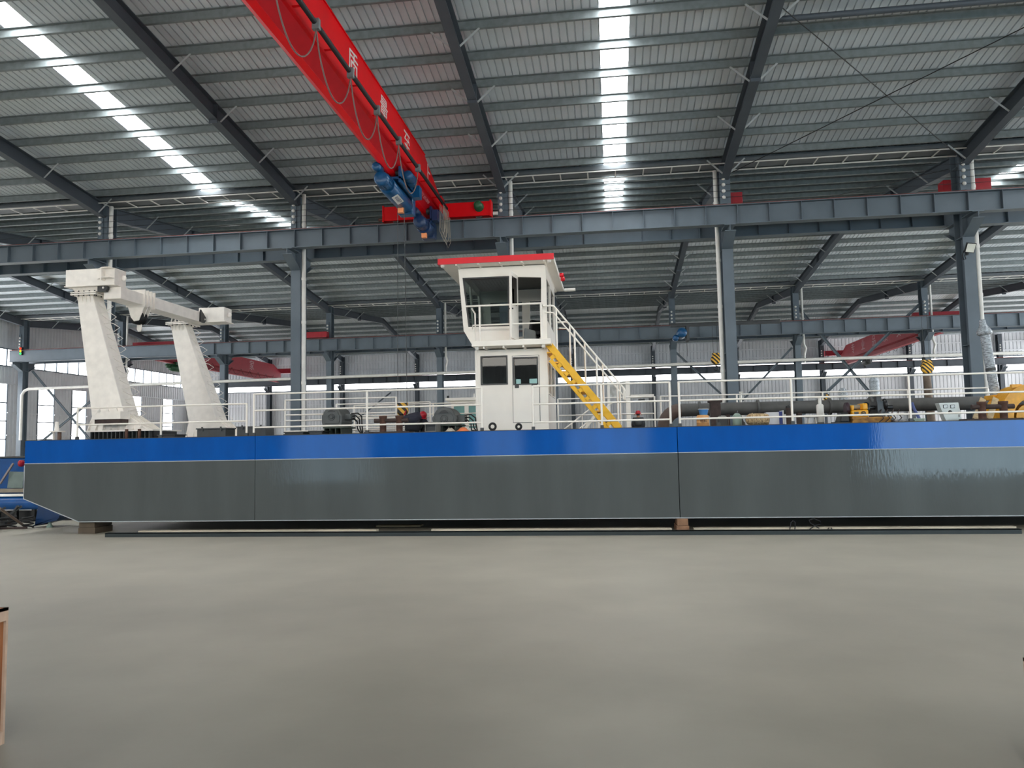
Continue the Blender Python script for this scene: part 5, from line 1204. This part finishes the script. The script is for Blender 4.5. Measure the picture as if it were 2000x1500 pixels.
# far wrapped cylinders
wrapped((1650,800),(1645,758),36,.2,'plastic-wrapped cylinder far back above the yellow machine, the shorter left one',1.8,False)
wrapped((1712,800),(1706,733),36,.2,'plastic-wrapped cylinder far back behind the yellow machine, the taller one',1.8,False)
for px,w_ in ((1650,.5),(1712,.6)):
    p = at(px,800,36); t = T('far_machine', 'dark machine block below the %s far wrapped cylinder' % ('shorter' if px<1700 else 'taller'), 'machine', (p.x,36,0)); O('body', MB().mm(p.x-w_,p.x+w_,35.6,36.5,0,2.3), dgrey, t, bevel=.03); O('mount', MB().mm(p.x-.25,p.x+.25,35.8,36.3,2.3,at(px,800,36).z+.05), blk_p, t)
# brown timber pole in the back right
a = at(1810,733,40); b = at(1822,800,40)
O('timber_pole', MB().tube((b.x,40,0),(a.x,40,a.z),.22,10,.17), mat('old_timber',(110,96,84),.8,var=.2), label='rough brown timber pole standing far back below the striped hook at right', cat='pole')
# blue machine with pipes at far left
Yl = 21.5
t = T('dredge_pump_unit', 'blue machine with thick blue pipes at the far left behind the bow', 'blue machine', (-18,22,0))
a = at(-60,896,Yl); b = at(60,948,Yl)
O('casing', MB().mm(a.x,b.x+.6,Yl,Yl+2.0,b.z-.25,a.z), pblue, t, bevel=.03)
O('casing_edge', MB().mm(a.x,b.x+.6,Yl-.06,Yl+2.05,a.z,a.z+.05), dgrey, t)
pw = [at(14,953,Yl-.1),at(44,953,Yl-.1),at(46,922,Yl-.1),at(18,921,Yl-.1)]
O('window_panel', MB().prism([(q.x,Yl-.1,q.z) for q in pw],(0,.08,0)), mat('panel_green',(128,144,140),.3), t)
O('shelf', MB().mm(a.x,b.x+.2,Yl-.25,Yl,at(20,958,Yl).z-.05,at(20,954,Yl).z), mat('shelf_beige',(150,140,124),.6), t)
zp = at(20,982,Yl).z; O('blue_pipe', MB().tube((a.x,Yl-.1,zp),(b.x+.5,Yl-.1,zp),.2,18), pblue, t)
O('brace', MB().bar(at(0,945,Yl-.2),at(26,905,Yl-.2),.05,.05), mat('brace_pale',(150,140,140),.5), t)
p = at(44,905,Yl-.25); O('red_cap', MB().lathe((p.x-.1,Yl-.25,p.z),(1,0,0),[(.06,0),(.1,.02),(.1,.1),(.05,.12)],14), helm, t)
O('under_frame', MB().mm(a.x,b.x+1.2,Yl+.2,Yl+1.8,0,zp-.25), blk_p, t)
for i in range(4): x = a.x+.5+i*.6; O('frame_leg', MB().mm(x-.05,x+.05,Yl-.1,Yl+.0,0,zp-.1), blk_p, t)
# blue plate under the bow rake
a = at(75,985,19.6); b = at(118,1008,19.6)
t = T('blue_plate_part', 'dark blue bent steel part lying under the raked bow', 'steel part', (a.x,19.6,0)); O('plate', MB().prism([(a.x,19.6,a.z),(b.x,19.6,b.z),(b.x-.12,19.6,b.z-.12),(a.x-.2,19.6,.05),(a.x-.1,19.6,.05)],(0,.6,0)), mat('blue_dark',(16,58,104),.4), t); O('edge_flange', MB().bar(V((a.x,19.58,a.z)),V((b.x,19.58,b.z)),.06,.05), mat('blue_dark',(16,58,104),.4), t)
# heap of dark steel scrap near the bow
rnd = random.Random(3)
for i in range(20):
    px = rnd.uniform(-10,98); Y = rnd.uniform(18.5,19.9); p = atz(px,1022,0.03); l = rnd.uniform(.5,1.2); an = rnd.uniform(-.6,.6); w_ = rnd.choice((.05,.06,.08)); el = rnd.choice((0,0,.08,.2,.4,.55))*(1 if px < 62 else .3)
    O('steel_offcut', MB().bar((p.x-l/2*cos(an),Y-l/2*sin(an),w_*.62),(p.x+l/2*cos(an),Y+l/2*sin(an),w_*.62+el),w_,w_), rnd.choice([rust_d,blk_p,rust_d,dgrey]), label='dark rusty steel offcut in the scrap heap below the bow', cat='steel offcut', group='scrap offcuts below the bow')
for (px, r, lab) in ((52,.22,'larger coil of black hose in the scrap heap below the bow'),(88,.14,'smaller coil of black hose in the scrap heap below the bow')):
    p = atz(px,1024,.05)
    O('hose_coil', MB().path([(p.x+(r+.02*sin(3.1*a))*cos(a),19.4+.6*(r+.02*cos(2.3*a))*sin(a),.04+.03*a/2) for a in [i*.35 for i in range(56)]],.022,6), black, label=lab, cat='hose')
a = at(0,993,18.4); b = atz(50,1029,.03)
O('steel_tube', MB().tube(a,b,.035,8), mat('tube_pale',(120,104,92),.5), label='long brown tube leaning from the blue machine down to the floor at left', cat='tube')
p = atz(97,1030,0.0); t = T('screw_jack', 'small pale green jack stand under the bow', 'jack', (p.x,p.y,0)); O('foot', MB().lathe((p.x,p.y,0),(0,0,1),[(.09,0),(.09,.02),(.05,.08),(.04,.14)],12), paleg, t); O('spindle', MB().tube((p.x,p.y,.14),(p.x,p.y,.42),.022,8), rust, t)
# wooden blocks under the hull
def block(px0, px1, Y, h, lab, m=wood_b):
    a = at(px0,1020,Y).x; b = at(px1,1020,Y).x
    t = T('keel_block', lab, 'timber block', ((a+b)/2,Y+.3,0), 'timber blocks under the hull'); k = 2
    for i in range(k): O('timber', MB().mm(a+.02*i,b-.02*i,Y,Y+.7,h*i/k,h*(i+1)/k-.004), m, t, bevel=.008)
block(1321,1346,17.86,.305,'wooden block under the hull seam at the right centre')
block(153,186,18.15,.305,'wooden block under the left end of the hull', mat('old_block',(96,84,70),.8))
# plank on the floor, dark band strip, wire loops
a = atz(738,1028,.0); b = atz(832,1024,.0)
O('floor_plank', MB().mm(a.x,b.x,a.y-.15,a.y+.15,0,.035), wood, label='pale wooden board lying on the floor just below the hull', cat='board')
pa = atz(205,1043,0); pb = atz(1996,1044,0)
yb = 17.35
O('dark_band_strip', MB().mm(at(205,1040,yb).x,at(1996,1040,yb).x,yb,yb+.14,0,.02).mm(at(205,1040,yb).x,at(1996,1040,yb).x,yb,yb+.015,.02,.1).mm(at(205,1040,yb).x,at(1996,1040,yb).x,yb,yb+.14,.085,.1), mat('band_dark',(36,46,48),.6), label='long dark steel channel lying on the floor in front of the hull', cat='steel channel')  # added strip standing in for a shadow-like band on the floor
for (x0,x1,w_) in ((270,735,'left of the pale board'),(842,1312,'left of the wooden block'),(1356,1985,'right of the wooden block')):
    O('lightening_plank', MB().mm(at(x0,1030,17.62).x,at(x1,1030,17.62).x,17.62,17.8,0,.12), mat('plank_pale',(206,196,174),.7,var=.12,scale=3,stretch=(.3,6,6)), label='long pale timber plank lying below the hull edge, %s' % w_, cat='plank', group='planks below the hull edge')  # pale timber added to stand in for the lit floor strip
t = T('wire_loops', 'thin bent wire loops standing on the floor below the hull at right', 'wire', (at(1575,1030,17.56).x,17.56,0))
W_ = lambda l: [V((at(x,y,17.56).x,17.56,(.012 if y > 1033 else max(.015,at(x,y,17.56).z)))) for x,y in l]
O('loop', MB().path(W_([(1541,1036),(1545,1020),(1549,1017),(1553,1020),(1552,1036)]),.012,6), black, t)
O('loop', MB().path(W_([(1572,1036),(1592,1026),(1603,1024),(1602,1018),(1590,1013),(1580,1016),(1583,1022),(1600,1032)]),.012,6), black, t)
O('loop', MB().path(W_([(1615,1036),(1618,1031),(1624,1031),(1627,1036)]),.012,6), black, t)

# ------------------------------------------------------------------ crates at the frame edges
def crate(c0, c1, lab, group=None):
    x0,y0,z0 = c0; x1,y1,z1 = c1
    t = T('wooden_crate', lab, 'crate', ((x0+x1)/2,(y0+y1)/2,z0), group)
    O('board_box', MB().mm(x0+.02,x1-.02,y0+.02,y1-.02,z0+.02,z1-.02), crate_w, t)
    for (xa,xb) in ((x0,x0+.09),(x1-.09,x1)):
        O('batten', MB().mm(xa,xb,y0,y0+.02,z0,z1), mat('batten',(190,162,140),.7,var=.12,scale=6), t); O('batten', MB().mm(xa,xb,y1-.02,y1,z0,z1), mat('batten',(190,162,140),.7,var=.12,scale=6), t)
    for (za,zb) in ((z0,z0+.09),(z1-.09,z1)):
        O('batten', MB().mm(x0+.09,x1-.09,y0,y0+.02,za,zb), mat('batten',(190,162,140),.7,var=.12,scale=6), t); O('batten', MB().mm(x1-.02,x1,y0+.02,y1-.02,za,zb), mat('batten',(190,162,140),.7,var=.12,scale=6), t)
    O('lid', MB().mm(x0,x1,y0,y1,z1-.02,z1), crate_w, t)
p = atz(17,1186,.95)
crate((p.x-1.2,p.y-1.3,0),(p.x,p.y,.95),'tall brown wooden crate with pale battens at the lower left edge')
p = at(1997.5,1284,5.2)
crate((p.x,4.4,0),(p.x+1.2,5.2,p.z),'brown wooden crate at the lower right edge of the photo')
p = atz(14,1150,.0)
O('floor_tarp', MB().mm(p.x-1.9,p.x-.3,p.y-.9,p.y+.2,0,.02), mat('tarp_grey',(150,142,128),.8,var=.15,scale=3), label='grey brown tarpaulin lying on the floor at the left edge behind the crate', cat='tarpaulin')

# ------------------------------------------------------------------ light, camera, view
w = bpy.data.worlds.new('World'); SC.world = w; w.use_nodes = True
w.node_tree.nodes['Background'].inputs[0].default_value = (.75,.85,1,1); w.node_tree.nodes['Background'].inputs[1].default_value = .6
cd = bpy.data.cameras.new('Camera'); co = bpy.data.objects.new('Camera', cd); COL.objects.link(co)
cd.sensor_fit = 'HORIZONTAL'; cd.sensor_width = 36; cd.lens = 36*F/2000; cd.clip_end = 300; cd.clip_start = .05
Mx = Matrix((RT, UP, -FW)).transposed().to_4x4(); Mx.translation = CAM; co.matrix_world = Mx
SC.camera = co
vs_ = SC.view_settings; vs_.view_transform = 'Standard'; vs_.look = 'None'; vs_.gamma = 1; vs_.use_curve_mapping = False; vs_.exposure = 0.25
cy = SC.cycles; cy.max_bounces = 7; cy.diffuse_bounces = 4; cy.glossy_bounces = 3; cy.transmission_bounces = 3; cy.transparent_max_bounces = 12
cy.use_denoising = True; cy.use_adaptive_sampling = True; cy.adaptive_threshold = .02; cy.sample_clamp_indirect = 6; cy.caustics_reflective = False; cy.caustics_refractive = False
